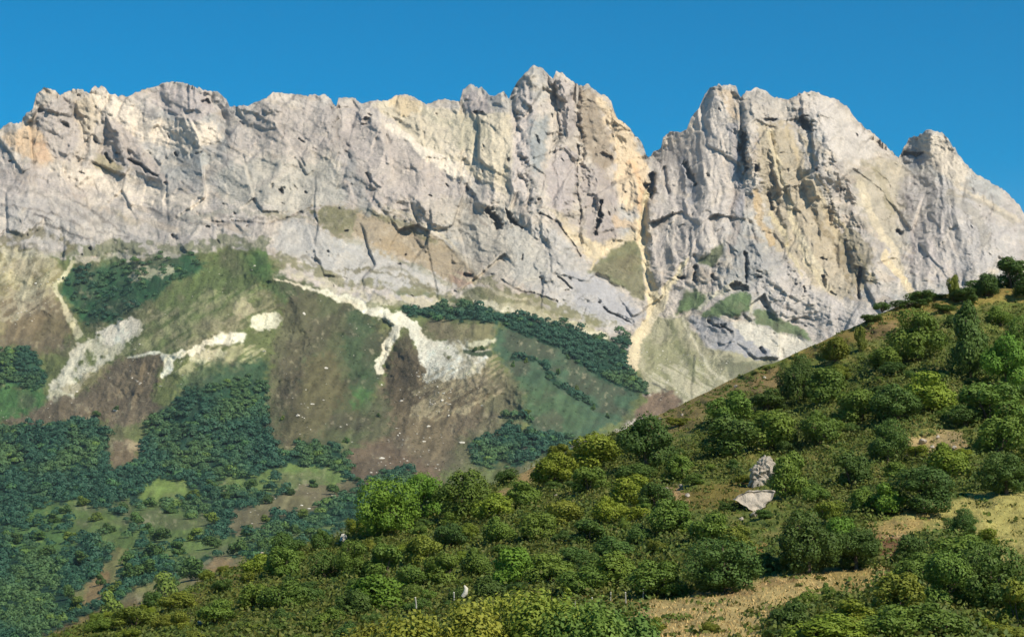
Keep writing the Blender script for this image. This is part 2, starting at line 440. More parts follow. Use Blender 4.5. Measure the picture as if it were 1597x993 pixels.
poly([(195,495),(270,470),(340,440),(400,430),(430,470),(380,520),(300,545),(240,560),(180,545),(140,545)], (98,110,66), 8, 8, op=.7)
# pale scree tongue of the spur
poly([(118,540),(150,525),(195,495),(225,500),(205,535),(175,560),(140,590),(110,615),(82,632),(72,620),(85,595),(100,575)], (222,216,190), 3, 8, rk=.3, patchy=.75, op=.9)
poly([(120,545),(200,500),(300,470),(420,440),(440,500),(330,545),(250,560),(180,570)], (170,164,124), 9, 8, patchy=1.15, strk=strkL, op=.4)
poly([(0,390),(90,400),(90,470),(40,500),(0,500)], (196,188,156), 8, 8, patchy=1.15, strk=strkL, op=.4)
poly([(260,560),(350,540),(420,540),(400,575),(300,600)], (176,172,130), 6, 8, patchy=.9, strk=strkL, op=.8)
poly([(150,518),(182,503),(206,494),(212,504),(196,528),(166,538)], (224,216,194), 3, 6, rk=.3, patchy=.1)
poly([(105,600),(160,570),(200,565),(150,600),(100,622)], (150,138,100), 4, 8, op=.6, patchy=.3)
poly([(72,622),(110,612),(112,626),(80,628)], (222,216,188), 2, 6, patchy=.2)
poly([(75,608),(105,612),(112,622),(78,628)], (196,192,160), 2, 4, patchy=.2)
poly([(195,555),(250,545),(255,560),(248,590),(240,620),(260,640),(220,660),(170,665),(110,660),(60,665),(0,672),(0,655),(60,630),(110,618),(150,600)], BR, 5, 8, op=.95)
line([(200,557,3),(230,551,4),(246,549,6)], 4, SCR, 2, 3)
poly([(244,546),(262,550),(284,544),(274,560),(266,578),(254,590),(250,586),(256,568)], SCR, 1, 4)
line([(262,552),(300,548),(330,535)], 10, SCR, 3, 8, patchy=.35)
poly([(320,530),(342,516),(372,518),(388,528),(360,540),(335,535)], (232,228,204), 2, 6, rk=.2)
poly([(285,558),(330,545),(355,550),(350,562),(310,566)], (190,186,150), 2, 7, patchy=.4)
poly([(392,500),(408,486),(430,488),(442,500),(425,512),(400,516)], (218,214,184), 2, 6, rk=.2, patchy=.15)
poly([(362,480),(385,465),(400,470),(385,500),(370,505)], (166,160,124), 4, 7, patchy=.35)
poly([(300,570),(360,560),(410,555),(420,590),(350,600),(290,620),(270,600)], (78,96,62), 6, 7, op=.85)
poly([(330,580),(400,560),(420,590),(410,660),(370,690),(250,700),(240,650),(290,610)], (56,84,58), 8, 7, op=.8)
# right-hand flank of the spur: brown heath and dark grass
poly([(425,420),(470,440),(540,470),(590,500),(600,560),(585,640),(520,700),(420,700),(415,600),(440,520)], (84,88,60), 6, 7, op=.95)
poly([(440,440),(500,465),(480,540),(450,620),(430,690),(420,640),(425,540)], (104,98,74), 9, 8, op=.5)
poly([(470,560),(510,550),(540,600),(500,680),(450,700),(430,690)], (108,96,68), 10, 8, op=.5)
poly([(545,590),(590,580),(585,625),(555,640)], (66,112,58), 7, 7, op=.6)
poly([(400,395),(440,425),(470,450),(450,480),(415,450),(395,420)], (72,100,54), 6, 6, op=.7)
poly([(540,480),(590,505),(598,570),(580,620),(545,600),(530,540)], (66,84,56), 7, 6, op=.8)
poly([(590,580),(640,540),(700,560),(760,580),(820,600),(800,650),(720,690),(690,740),(590,740),(560,700),(590,640)], (116,102,80), 7, 9, op=.9)
poly([(610,530),(640,510),(665,560),(655,640),(620,660),(600,620)], (94,84,64), 8, 7, op=.8)
poly([(560,650),(600,600),(620,660),(570,720),(520,700)], (82,90,62), 9, 7, op=.7)
poly([(770,560),(820,590),(840,640),(790,690),(740,700),(700,740),(690,720),(740,660)], (104,104,76), 8, 7, op=.8)
# scree below the wall
line([(500,452,4),(540,466,12),(580,480,22),(615,500,24),(612,525,18),(600,545,14),(590,575,12)], 20, (226,221,196), 3, 8, rk=.3)
line([(430,432,3),(470,446,4),(520,462,8),(560,478,12)], 10, (220,213,186), 3, 5)
line([(628,498,12),(648,518,20),(668,545,22),(690,572,26)], 20, (226,221,198), 3, 9, rk=.3)
poly([(655,545),(720,520),(735,530),(712,545),(765,545),(750,578),(715,595),(665,595)], (228,223,202), 3, 9, rk=.2, patchy=.7)
poly([(640,590),(780,540),(800,590),(740,640),(640,650)], (170,158,124), 9, 8, patchy=1.25, strk=strkL, op=.6)
line([(698,520),(720,550),(740,575)], 8, (200,192,160), 3, 6)
poly([(665,500),(700,495),(720,520),(700,545),(672,520)], (124,116,84), 5, 6, op=.9)
poly([(710,505),(770,505),(780,530),(740,540),(712,525)], (134,128,92), 5, 7, op=.9, patchy=.2)
line([(730,535),(775,532)], 8, (196,192,160), 3, 6, patchy=.3)
line([(725,548),(765,552)], 8, (74,88,60), 3, 5)
line([(720,462,6),(770,478,12),(830,490,14),(900,512,14),(940,528,12)], 12, (218,210,180), 3, 8, rk=.4)
poly([(735,445),(800,455),(860,480),(940,505),(920,520),(830,495),(760,475)], (150,144,108), 5, 7, op=.7, rk=.4)
line([(575,468),(640,480),(700,476)], 12, (132,132,94), 4, 7, op=.8)
line([(620,455),(680,462),(715,470)], 8, (96,108,70), 4, 6, op=.8)
line([(625,465),(670,474),(712,480)], 8, (196,188,156), 3, 6, op=.8, patchy=.2)
poly([(712,452),(740,448),(760,470),(730,468)], (98,106,68), 4, 5, op=.8)
# ledges, grass shelves and fallen rock interlock along the foot of the wall
for q, wq, cq, pt, oo in [([(100,392),(180,386),(260,390),(340,378),(410,380)], 20, (112,118,82), .9, .8), ([(0,372),(60,366),(110,386)], 16, (120,114,84), .9, .8), ([(120,405),(200,402),(280,398)], 10, (186,180,160), 1.0, .8),
        ([(430,398),(480,420),(540,440),(620,452),(700,462)], 16, (132,130,94), .9, .85), ([(450,425),(520,450),(600,468),(680,470)], 10, (204,196,168), .8, .8), ([(500,425),(560,420),(620,430),(680,452)], 5, (120,116,88), .5, .8),
        ([(740,440),(800,455),(870,478),(950,508)], 14, (128,126,88), .9, .85), ([(700,425),(760,450),(820,468)], 6, (196,186,156), .5, .7), ([(20,400),(50,430),(40,470)], 26, (190,182,150), 1.1, .7), ([(0,420),(60,440)], 20, (182,172,136), 1.1, .7)]:
    line(q, wq, cq, 6, 8, op=oo, patchy=pt)
# green bowl and its belt of trees
poly([(770,510),(830,512),(900,540),(960,575),(1000,610),(980,650),(910,690),(860,700),(820,660),(825,610),(790,570),(765,540)], (68,92,68), 5, 5, op=.97)
poly([(800,590),(860,600),(930,660),(880,690),(830,650)], (78,100,66), 8, 6, op=.6)
poly([(625,478),(660,478),(700,480),(740,474),(790,492),(830,495),(880,505),(940,532),(965,522),(985,528),(975,560),(990,590),(1012,602),(1008,612),(985,612),(930,584),(870,548),(810,516),(760,500),(700,500),(650,496),(622,490)], WD, 3, 5, wd=1)
line([(800,560,5),(835,564,5),(850,570,8),(858,590,9),(880,606,7),(905,622,6),(930,632,4)], 7, (38,66,48), 3, 5, wd=.8)
poly([(735,692),(790,668),(860,678),(905,690),(890,705),(840,715),(800,726),(738,726)], WD, 5, 5, wd=1)
poly([(780,650),(810,640),(850,650),(820,660)], (56,84,58), 5, 5, op=.8, wd=.4)
line([(790,705),(850,695)], 5, (122,116,104), 4, 5, op=.6, wd=0)
line([(870,706),(905,690),(930,684)], 8, (112,100,88), 5, 5, op=.6, wd=0)
# cream stream of scree between the massifs
line([(1008,300,8),(1002,345,10),(1000,380,12),(1014,430,18),(1022,475,22),(1016,500,16),(1000,530,18),(985,570,22)], 14, (222,206,168), 4, 6, rk=.4)
line([(1075,405,6),(1050,440,12),(1030,475,16),(1018,500,10)], 10, (216,204,172), 4, 5, rk=.4)
line([(935,400,5),(925,420,4)], 5, (214,198,160), 3, 4)

# -- valley woods with their meadows
poly([(-260,560),(0,545),(55,548),(72,575),(70,605),(0,602),(-260,610)], (44,76,54), 4, 6, wd=1)
poly([(-260,600),(0,600),(65,608),(68,625),(40,650),(0,660),(-260,670)], (74,108,60), 4, 6)
poly([(120,655),(160,645),(170,665),(130,675)], (88,108,58), 5, 6, op=.8)
poly([(-260,672),(0,674),(60,664),(120,664),(166,662),(170,735),(208,722),(216,690),(245,650),(290,612),(360,592),(412,590),(418,690),(440,712),(480,690),(560,705),(600,735),(640,735),(680,770),(560,820),(480,850),(400,870),(330,900),(180,960),(100,1000),(60,1070),(-260,1070)], WD, 4, 6, wd=1)
poly([(290,615),(400,600),(412,660),(330,680)], (48,80,54), 8, 7, op=.7)
poly([(172,690),(205,685),(212,718),(176,735)], (118,104,80), 4, 5, wd=0)
poly([(195,686),(232,692),(225,702),(200,700)], (176,160,124), 3, 6, op=.8, wd=0)
for q in [[(214,762),(245,752),(298,752),(294,775),(250,788),(220,780)], [(335,757),(352,750),(382,748),(378,764),(350,768)], [(65,796),(110,780),(160,792),(195,812),(160,832),(100,822)],
          [(200,808),(270,800),(290,820),(230,834)], [(250,828),(280,810),(322,806),(318,838),(280,852)], [(30,838),(80,830),(110,842),(60,852)], [(150,835),(200,840),(205,860),(160,850)],
          [(470,752),(520,742),(545,748),(490,768)], [(395,785),(440,775),(500,760),(545,765),(470,790),(400,805)]]:
    poly(q, ME, 3, 8, wd=.1)
poly([(60,790),(200,780),(330,800),(330,850),(230,860),(150,850),(40,850)], (92,112,60), 6, 8, wd=.12, patchy=.75)
poly([(380,735),(470,730),(560,735),(545,750),(470,765),(380,775)], (104,124,66), 6, 8, wd=.1, patchy=.6)
poly([(260,845),(350,835),(420,840),(380,862),(300,870),(240,880)], (104,124,66), 6, 8, wd=.12, patchy=.5)
poly([(20,800),(90,790),(120,850),(60,880),(10,860)], (86,116,62), 6, 8, wd=.15, patchy=.6)
poly([(180,852),(205,860),(200,880),(172,920),(140,945),(112,940),(108,925),(150,900),(165,875)], (122,122,76), 4, 6, wd=0)
poly([(148,888),(172,888),(168,915),(150,935),(120,938),(140,915)], (138,118,80), 4, 5, wd=0)
poly([(365,800),(420,780),(480,758),(545,745),(560,755),(500,790),(450,820),(400,825),(362,840),(355,825)], (118,110,80), 4, 8, op=.9, wd=0, patchy=.15)
poly([(430,810),(480,795),(540,775),(560,780),(550,815),(470,838),(400,848),(420,825)], WD, 4, 6, wd=1)
poly([(540,700),(600,690),(690,735),(690,760),(610,745),(560,760),(545,740)], (112,96,76), 5, 7, op=.9, wd=0)
poly([(574,748),(600,735),(640,735),(655,748),(620,758),(580,758)], (46,74,58), 4, 5, wd=1)
poly([(185,940),(210,915),(260,905),(300,892),(330,870),(380,862),(400,875),(330,905),(250,935),(190,955)], (130,128,78), 4, 7, wd=0)
poly([(325,870),(350,866),(375,878),(345,905),(320,900)], (150,126,80), 4, 6, wd=0)
line([(255,900),(290,885),(330,872)], 5, (122,132,92), 3, 5, wd=0)
poly([(60,990),(110,970),(180,945),(260,925),(300,940),(180,980),(120,1010),(60,1010)], (128,112,66), 4, 6, wd=0)
line([(330,858),(400,840),(470,830),(540,820)], 7, (106,124,72), 4, 6, wd=0)
# pale stones strewn over the heath, thickest below the scree
STONES = []
srng = np.random.default_rng(5)


def stones(pts, n, r0, r1, c=(206, 196, 172)):
    xs = [p[0] for p in pts]; ys = [p[1] for p in pts]
    k = 0; n = int(n * .6); r0 *= .7; r1 *= .75
    while k < n:
        x = srng.uniform(min(xs), max(xs)); y = srng.uniform(min(ys), max(ys)); ins = False
        for i in range(len(pts)):
            xa, ya = pts[i]; xb, yb = pts[(i + 1) % len(pts)]
            if (ya > y) != (yb > y) and x < (xb - xa) * (y - ya) / (yb - ya) + xa: ins = not ins
        if not ins or srng.random() > (patchl[int(y) + MY, int(x) + MX] - .42) * 6: continue
        k += 1
        r = srng.uniform(r0, r1) * (1 if srng.random() < .85 else 1.5)
        STONES.append((x, y, r))


stones([(640,560),(760,560),(810,610),(720,690),(680,740),(570,740),(600,660)], 150, .8, 2.6)
stones([(640,575),(720,585),(700,640),(640,620)], 60, .8, 2.4)
stones([(420,560),(540,600),(560,700),(430,700)], 34, .8, 2.6)
stones([(440,430),(590,500),(560,620),(460,560)], 22, .7, 2)
stones([(0,400),(90,410),(100,470),(20,520),(0,500)], 60, .7, 2.4)
stones([(120,540),(260,520),(350,540),(260,640),(80,650)], 90, .7, 2.4)
stones([(0,640),(120,620),(60,670),(0,672)], 22, .7, 2)
stones([(360,770),(540,745),(560,780),(400,840)], 46, .7, 2.2)
stones([(980,540),(1200,560),(1060,640),(1000,610)], 120, .7, 2.2)
stones([(250,420),(420,400),(380,520),(230,520)], 40, .6, 1.8)
for x, y, r in [(508,574,6),(474,490,5),(487,630,4),(464,648,4),(180,640,6),(412,548,5),(595,600,4),(590,590,3),(626,625,4),(668,665,4),(365,338,4),(488,452,4),(700,648,4),(720,690,5),(595,715,5),(548,765,5),(470,788,4),(482,793,4)]:
    STONES.append((x, y, r * .75))

# -- relief of the far country (metres along the line of sight; minus = nearer)
for pts, wd_, dp in [
    # buttresses
    ([(835,120),(830,220),(850,330),(880,420)], 60, -30), ([(880,130),(885,230),(880,330)], 34, -26), ([(735,145),(740,175)], 34, -14),
    ([(1120,150),(1100,260),(1080,380),(1040,430)], 70, -15), ([(1180,150),(1172,230),(1175,330),(1190,420),(1240,480)], 40, -24),
    ([(1270,160),(1300,240),(1330,310),(1360,400)], 60, -30), ([(1460,215),(1470,300),(1450,400)], 90, -18), ([(1545,300),(1560,380)], 50, -18),
    ([(75,150),(90,200),(110,255)], 60, -28), ([(170,185),(210,240),(262,286)], 40, -22), ([(290,140),(300,200)], 60, -20),
    ([(430,155),(450,230),(420,310)], 80, -26), ([(505,155),(520,230),(600,300),(680,330)], 60, -28),
    ([(560,180),(640,222),(705,270),(760,320)], 26, -14), ([(920,250),(928,300),(925,370)], 34, -16), ([(960,180),(985,250),(990,310)], 34, -18),
    ([(500,380),(560,400),(640,440)], 50, -18), ([(860,430),(930,470),(1000,500)], 50, -20), ([(1230,420),(1290,480)], 50, -18),
    ([(0,320),(120,350),(240,390)], 60, -18), ([(300,330),(420,360)], 70, -16),
    # grassy spurs
    ([(420,395),(400,440),(330,510),(230,560),(120,630),(40,670)], 90, -60), ([(430,425),(470,480),(490,560),(470,640),(440,700)], 80, -40),
    ([(600,480),(640,560),(650,640),(630,720)], 70, -30), ([(760,560),(815,600),(820,640),(740,700),(700,740)], 90, -55), ([(330,600),(300,680)], 60, -30),
    # hollows
    ([(180,420),(150,470),(110,520),(60,560)], 90, 60), ([(600,520),(590,600),(540,690)], 34, 26), ([(860,560),(930,620)], 90, 45), ([(430,600),(400,700)], 36, 20),
    ([(520,500),(560,600)], 30, 14), ([(1020,250),(1008,300),(1004,380),(1020,470),(1010,520)], 24, 14), ([(1392,262),(1382,330),(1410,440)], 46, 6),
    ([(1235,190),(1240,260),(1270,340),(1310,420)], 34, 16), ([(1152,150),(1156,200),(1160,280)], 12, 18), ([(860,120),(863,170),(866,230)], 8, 14), ([(908,140),(908,230),(912,300)], 12, 16),
    ([(524,165),(528,200),(545,250)], 10, 12), ([(795,152),(800,200),(815,260),(830,330)], 12, 14), ([(720,160),(722,185)], 8, 10), ([(330,150),(350,200),(330,260)], 26, 16),
    ([(95,152),(130,200),(125,245)], 20, 16), ([(165,150),(165,200),(160,240)], 14, 12), ([(620,190),(680,245),(740,285)], 34, 16), ([(1200,200),(1205,300),(1215,360)], 10, 10),
    ([(1290,320),(1330,430),(1370,450)], 20, 16), ([(700,280),(760,330),(850,380),(900,410)], 30, 10)]:
    carve(pts, wd_ * .35, dp * (1.65 if pts[0][1] < 390 else 1.7), soft=wd_ * 1.2, warp=9)
SHADE = (70, 72, 84)  # navy shade tinted into the carved cracks, holes and pits
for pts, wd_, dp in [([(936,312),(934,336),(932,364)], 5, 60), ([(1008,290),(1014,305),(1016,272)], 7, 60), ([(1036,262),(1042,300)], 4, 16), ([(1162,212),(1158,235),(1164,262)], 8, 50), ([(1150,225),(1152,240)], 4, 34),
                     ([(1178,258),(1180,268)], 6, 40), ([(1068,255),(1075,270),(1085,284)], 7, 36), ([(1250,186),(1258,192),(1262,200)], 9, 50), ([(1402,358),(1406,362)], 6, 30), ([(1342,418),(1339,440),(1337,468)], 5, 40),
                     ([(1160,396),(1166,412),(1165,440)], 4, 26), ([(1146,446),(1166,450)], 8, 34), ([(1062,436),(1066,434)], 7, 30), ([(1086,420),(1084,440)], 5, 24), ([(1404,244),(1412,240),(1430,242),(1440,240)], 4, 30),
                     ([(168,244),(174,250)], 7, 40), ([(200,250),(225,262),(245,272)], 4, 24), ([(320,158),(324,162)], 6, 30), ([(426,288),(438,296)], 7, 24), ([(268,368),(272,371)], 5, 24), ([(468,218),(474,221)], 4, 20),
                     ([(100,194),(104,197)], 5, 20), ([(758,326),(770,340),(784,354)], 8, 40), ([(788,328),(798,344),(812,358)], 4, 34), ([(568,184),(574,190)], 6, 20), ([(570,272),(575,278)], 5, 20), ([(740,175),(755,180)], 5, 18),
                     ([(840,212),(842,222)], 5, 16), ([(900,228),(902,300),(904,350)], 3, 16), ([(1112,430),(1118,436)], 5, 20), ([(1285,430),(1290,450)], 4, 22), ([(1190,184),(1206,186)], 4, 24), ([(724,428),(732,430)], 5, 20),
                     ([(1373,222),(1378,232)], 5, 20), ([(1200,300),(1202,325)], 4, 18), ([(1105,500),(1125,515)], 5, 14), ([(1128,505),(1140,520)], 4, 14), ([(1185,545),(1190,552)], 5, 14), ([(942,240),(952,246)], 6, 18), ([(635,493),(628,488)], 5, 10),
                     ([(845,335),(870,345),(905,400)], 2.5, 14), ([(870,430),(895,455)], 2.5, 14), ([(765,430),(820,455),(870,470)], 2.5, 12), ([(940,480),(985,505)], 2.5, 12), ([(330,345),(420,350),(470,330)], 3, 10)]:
    carve(pts, wd_, dp, soft=3.0, warp=2, tint=SHADE, op=.3)
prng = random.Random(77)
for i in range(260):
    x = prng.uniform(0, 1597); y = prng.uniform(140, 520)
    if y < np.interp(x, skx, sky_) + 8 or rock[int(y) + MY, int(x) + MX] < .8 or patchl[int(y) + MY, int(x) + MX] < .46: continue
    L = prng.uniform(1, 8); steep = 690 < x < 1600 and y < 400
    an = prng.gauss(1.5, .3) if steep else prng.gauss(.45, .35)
    carve([(x, y), (x + L * math.cos(an), y + L * math.sin(an))], prng.uniform(1.2, 3.0), prng.uniform(6, 20), tint=SHADE, op=.3)
# the open ground is never one tone: grass, heath and bare earth interleave, drawn out down the slopes
sm = 1 - np.clip(rock * 1.5, 0, 1)
st = fbm((gx + gy * .5) / 9, (gy - gx * .5) / 30, 4, 81)[..., None]; st2 = fbm(gx / 7, gy / 6, 4, 85, .6)[..., None]; st3 = fbm(gx / 45, gy / 30, 3, 91)[..., None]
sm = sm[..., None]
lum = col.mean(-1, keepdims=True)
col = col * (1 + sm * ((st - .5) * 1.1 + (st2 - .5) * .9 + .12))
col += (lum * np.array([1.25, 1.02, .68]) - col) * np.clip((st3 - .5) * 3, 0, .5) * sm * (1 - np.clip(wood, 0, 1)[..., None])
col += (lin((176, 166, 134)) - col) * np.clip((st2 - .66) * 9, 0, .5) * np.clip((st3 - .5) * 6, 0, 1) * sm * (1 - np.clip(wood, 0, 1)[..., None])
# rock: grain, bedding and lichen-grey streaks
rm = np.clip(rock, 0, 1)[..., None]
col += (lin((226, 214, 192)) - col) * np.clip((m1 - .57) * 9, 0, .16) * rm
col += (lin((140, 134, 124)) - col) * np.clip((m2 - .62) * 10, 0, .22) * rm
g1 = fbm((gx + gy * .2) / 5, (gy - gx * .35) / 4, 4, 95, .6)[..., None]; g2 = fbm(gx / 4, gy / 16, 4, 99, .6)[..., None]
col = col * (1 + rm * ((g1 - .5) * .30 + (g2 - .5) * .2))
col = np.clip(col * (1 + rm * (np.array([1.0, .985, .985]) - 1)), 0.005, .9).astype(np.float32)
rockb = box(rock, 3)
gap = box(wood, 2)

# -- the near hillside has its own coat
ncol = np.zeros((RH, RW, 3), np.float32); ncol[:] = lin((112, 118, 54))
n1 = fbm(gx / 50, gy / 22, 4, 61)[..., None]; n2 = fbm(gx / 14, gy / 8, 4, 71)[..., None]
ncol += (lin((142, 130, 72)) - ncol) * np.clip((n1 - .54) * 5, 0, .8)
ncol += (lin((90, 104, 44)) - ncol) * np.clip((.47 - n2) * 6, 0, .8)
ncol += (lin((150, 132, 80)) - ncol) * np.clip((n2 - .62) * 6, 0, .6)
ncol = ncol.astype(np.float32)
_c = col
col = ncol
HAY = (182, 156, 102)
poly([(1000,938),(1100,922),(1190,902),(1290,890),(1370,884),(1400,890),(1350,930),(1290,930),(1240,945),(1205,965),(1190,1010),(960,1010),(980,960)], HAY, 4, 5)
poly([(1290,893),(1370,886),(1350,920),(1300,925)], (150,128,70), 5, 5, op=.6)
line([(1130,925),(1180,918),(1240,905)], 8, (146,116,76), 4, 6, op=.6)
poly([(1340,822),(1400,800),(1470,780),(1530,768),(1640,764),(1700,900),(1570,880),(1540,850),(1500,830),(1440,830),(1390,862),(1360,850)], (172,158, 92), 4, 5)
poly([(1345,825),(1410,808),(1460,800),(1430,825),(1390,840),(1350,840)], (172,142,90), 4, 4, op=.8)
poly([(1370,836),(1415,832),(1405,855),(1395,875),(1370,875)], (132,98,66), 3, 4)
line([(1375,838),(1418,833)], 4, (200,168,120), 2, 2)
line([(1372,872),(1386,874)], 8, (170,156,100), 3, 3)
poly([(1010,650),(1080,610),(1150,590),(1215,572),(1218,600),(1150,625),(1100,650),(1060,680),(1015,680)], (134,116,72), 4, 6)
poly([(1160,590),(1220,570),(1220,600),(1170,620)], (150,122,84), 4, 5, op=.6)
poly([(1220,560),(1300,520),(1400,478),(1600,430),(1600,455),(1500,480),(1420,500),(1330,530),(1260,560)], (144,122,66), 5, 6)
poly([(1340,512),(1400,495),(1398,520),(1375,530),(1345,530)], (144,118,78), 4, 5)
line([(1500,478),(1550,470),(1600,462)], 10, (156,136,74), 5, 5)
poly([(1020,785),(1060,760),(1160,745),(1180,755),(1150,790),(1060,800)], (132,112,58), 5, 7, op=.8)
poly([(1018,765),(1060,752),(1072,780),(1030,785)], (176,144,100), 4, 8, patchy=.3)
poly([(1410,705),(1430,680),(1500,672),(1510,700),(1450,712)], (176,150,104), 4, 8, patchy=.25)
poly([(755,772),(800,760),(825,725),(840,730),(815,762),(780,778)], (176,144,96), 3, 5)
poly([(1168,850),(1195,846),(1200,872),(1180,875)], (176,144,86), 3, 4)
poly([(485,895),(490,870),(520,868),(528,895),(500,905)], (160,132,88), 4, 6)
poly([(540,1010),(560,985),(600,978),(600,1010)], (140,122,64), 4, 4)
poly([(60,1010),(80,985),(120,970),(130,985),(100,1010)], (140,120,70), 4, 4)
poly([(290,900),(350,880),(400,870),(400,960),(330,1000),(270,980)], (120,98,56), 8, 8, op=.6)
poly([(800,925),(1000,928),(1005,945),(860,945)], (134,112,62), 4, 5, op=.8)
ncol = box(col, 1)
col = _c
# ------------------------------------------------------------------ materials
def new_mat(name):
    m = bpy.data.materials.new(name); m.use_nodes = True
    n = m.node_tree.nodes; b = n['Principled BSDF']
    b.inputs['Roughness'].default_value = 0.9
    b.inputs['Specular IOR Level'].default_value = 0.15
    return m, m.node_tree, b


def noise_node(t, scale, detail=4, rough=.6, coord=None):
    n = t.nodes.new('ShaderNodeTexNoise'); n.inputs['Scale'].default_value = scale
    n.inputs['Detail'].default_value = detail; n.inputs['Roughness'].default_value = rough
    if coord is not None: t.links.new(coord, n.inputs['Vector'])
    return n


def ramp(t, src, lo, hi, a=0.0, b=1.0):
    r = t.nodes.new('ShaderNodeMapRange'); t.links.new(src, r.inputs[0])
    r.inputs[1].default_value = a; r.inputs[2].default_value = b; r.inputs[3].default_value = lo; r.inputs[4].default_value = hi
    return r.outputs[0]


def mulcol(t, c, f):
    m = t.nodes.new('ShaderNodeVectorMath'); m.operation = 'SCALE'
    t.links.new(c, m.inputs[0]); t.links.new(f, m.inputs['Scale'])
    return m.outputs[0]


def ground_mat(name, k, scales, amps, bump_scale, bump_dist, bump_strength):
    m, t, b = new_mat(name)
    tc = t.nodes.new('ShaderNodeTexCoord').outputs['Object']
    at = t.nodes.new('ShaderNodeAttribute'); at.attribute_name = 'Col'
    tint = t.nodes.new('ShaderNodeVectorMath'); tint.operation = 'MULTIPLY'; t.links.new(at.outputs['Color'], tint.inputs[0]); tint.inputs[1].default_value = (.99, 1.0, 1.0) if 'mount' in name else (.92, 1.0, 1.0)
    c = tint.outputs[0]
    for s, a in zip(scales, amps):
        n = noise_node(t, s, 5, .65, tc)
        c = mulcol(t, c, ramp(t, n.outputs[0], k * (1 - a), k * (1 + a), .3, .7)); k = 1.0
    t.links.new(c, b.inputs['Base Color'])
    bn = noise_node(t, bump_scale, 6, .7, tc)
    bu = t.nodes.new('ShaderNodeBump'); bu.inputs['Distance'].default_value = bump_dist; bu.inputs['Strength'].default_value = bump_strength
    t.links.new(bn.outputs[0], bu.inputs['Height']); t.links.new(bu.outputs[0], b.inputs['Normal'])
    return m


M_FAR = ground_mat('mountain_ground', 0.80, (0.02, 0.22), (.08, .16), 0.11, 7.0, 0.8)
M_NEAR = ground_mat('hillside_grass', 0.72, (0.25, 2.2), (.22, .28), 2.0, 0.25, 0.8)


def simple_mat(name, c, var=.2, scale=3.0, bump=.0, bdist=.05, rough=.9):
    m, t, b = new_mat(name)
    tc = t.nodes.new('ShaderNodeTexCoord').outputs['Object']
    rgb = t.nodes.new('ShaderNodeRGB'); rgb.outputs[0].default_value = (*c, 1)
    n = noise_node(t, scale, 5, .65, tc)
    t.links.new(mulcol(t, rgb.outputs[0], ramp(t, n.outputs[0], 1 - var, 1 + var, .3, .7)), b.inputs['Base Color'])
    b.inputs['Roughness'].default_value = rough
    if bump:
        bu = t.nodes.new('ShaderNodeBump'); bu.inputs['Distance'].default_value = bdist; bu.inputs['Strength'].default_value = bump
        n2 = noise_node(t, scale * 2.5, 6, .7, tc)
        t.links.new(n2.outputs[0], bu.inputs['Height']); t.links.new(bu.outputs[0], b.inputs['Normal'])
    return m


def leaf_mat(name, c0, c1, vcol=False):
    """two leaf tones mixed by noise and, per object, tinted by the object's own colour"""
    m, t, b = new_mat(name)
    tc = t.nodes.new('ShaderNodeTexCoord').outputs['Object']
    n = noise_node(t, 0.9, 4, .7, tc)
    mx = t.nodes.new('ShaderNodeMix'); mx.data_type = 'RGBA'
    mx.inputs[6].default_value = (*c0, 1); mx.inputs[7].default_value = (*c1, 1)
    t.links.new(ramp(t, n.outputs[0], 0, 1, .35, .65), mx.inputs[0])
    mm = t.nodes.new('ShaderNodeMix'); mm.data_type = 'RGBA'; mm.blend_type = 'MULTIPLY'; mm.inputs[0].default_value = 1
    t.links.new(mx.outputs[2], mm.inputs[6])
    if vcol:
        a = t.nodes.new('ShaderNodeAttribute'); a.attribute_name = 'Col'; t.links.new(a.outputs['Color'], mm.inputs[7])
    else:
        oi = t.nodes.new('ShaderNodeObjectInfo'); t.links.new(oi.outputs['Color'], mm.inputs[7])
    t.links.new(mm.outputs[2], b.inputs['Base Color'])
    b.inputs['Roughness'].default_value = .65
    b.inputs['Specular IOR Level'].default_value = .25
    tr = t.nodes.new('ShaderNodeBsdfTranslucent'); t.links.new(mm.outputs[2], tr.inputs[0])
    ms = t.nodes.new('ShaderNodeMixShader'); ms.inputs[0].default_value = .22
    t.links.new(b.outputs[0], ms.inputs[1]); t.links.new(tr.outputs[0], ms.inputs[2])
    t.links.new(ms.outputs[0], t.nodes['Material Output'].inputs['Surface'])
    return m


M_LEAF = leaf_mat('leaves', (.135, .17, .030), (.22, .245, .045))
M_WOOD = leaf_mat('far_leaves', (.8, .8, .8), (1.15, 1.15, 1.15), True)
M_BARK = simple_mat('bark', (.12, .09, .065), .3, 6, .4, .02)
M_STONE = simple_mat('limestone', (.40, .35, .28), .3, 1.8, .8, .15)
M_PALE = simple_mat('pale_stone', (.50, .47, .38), .25, 2.5, .6, .06)
M_POST = simple_mat('weathered_wood', (.30, .29, .24), .25, 9, .4, .01)

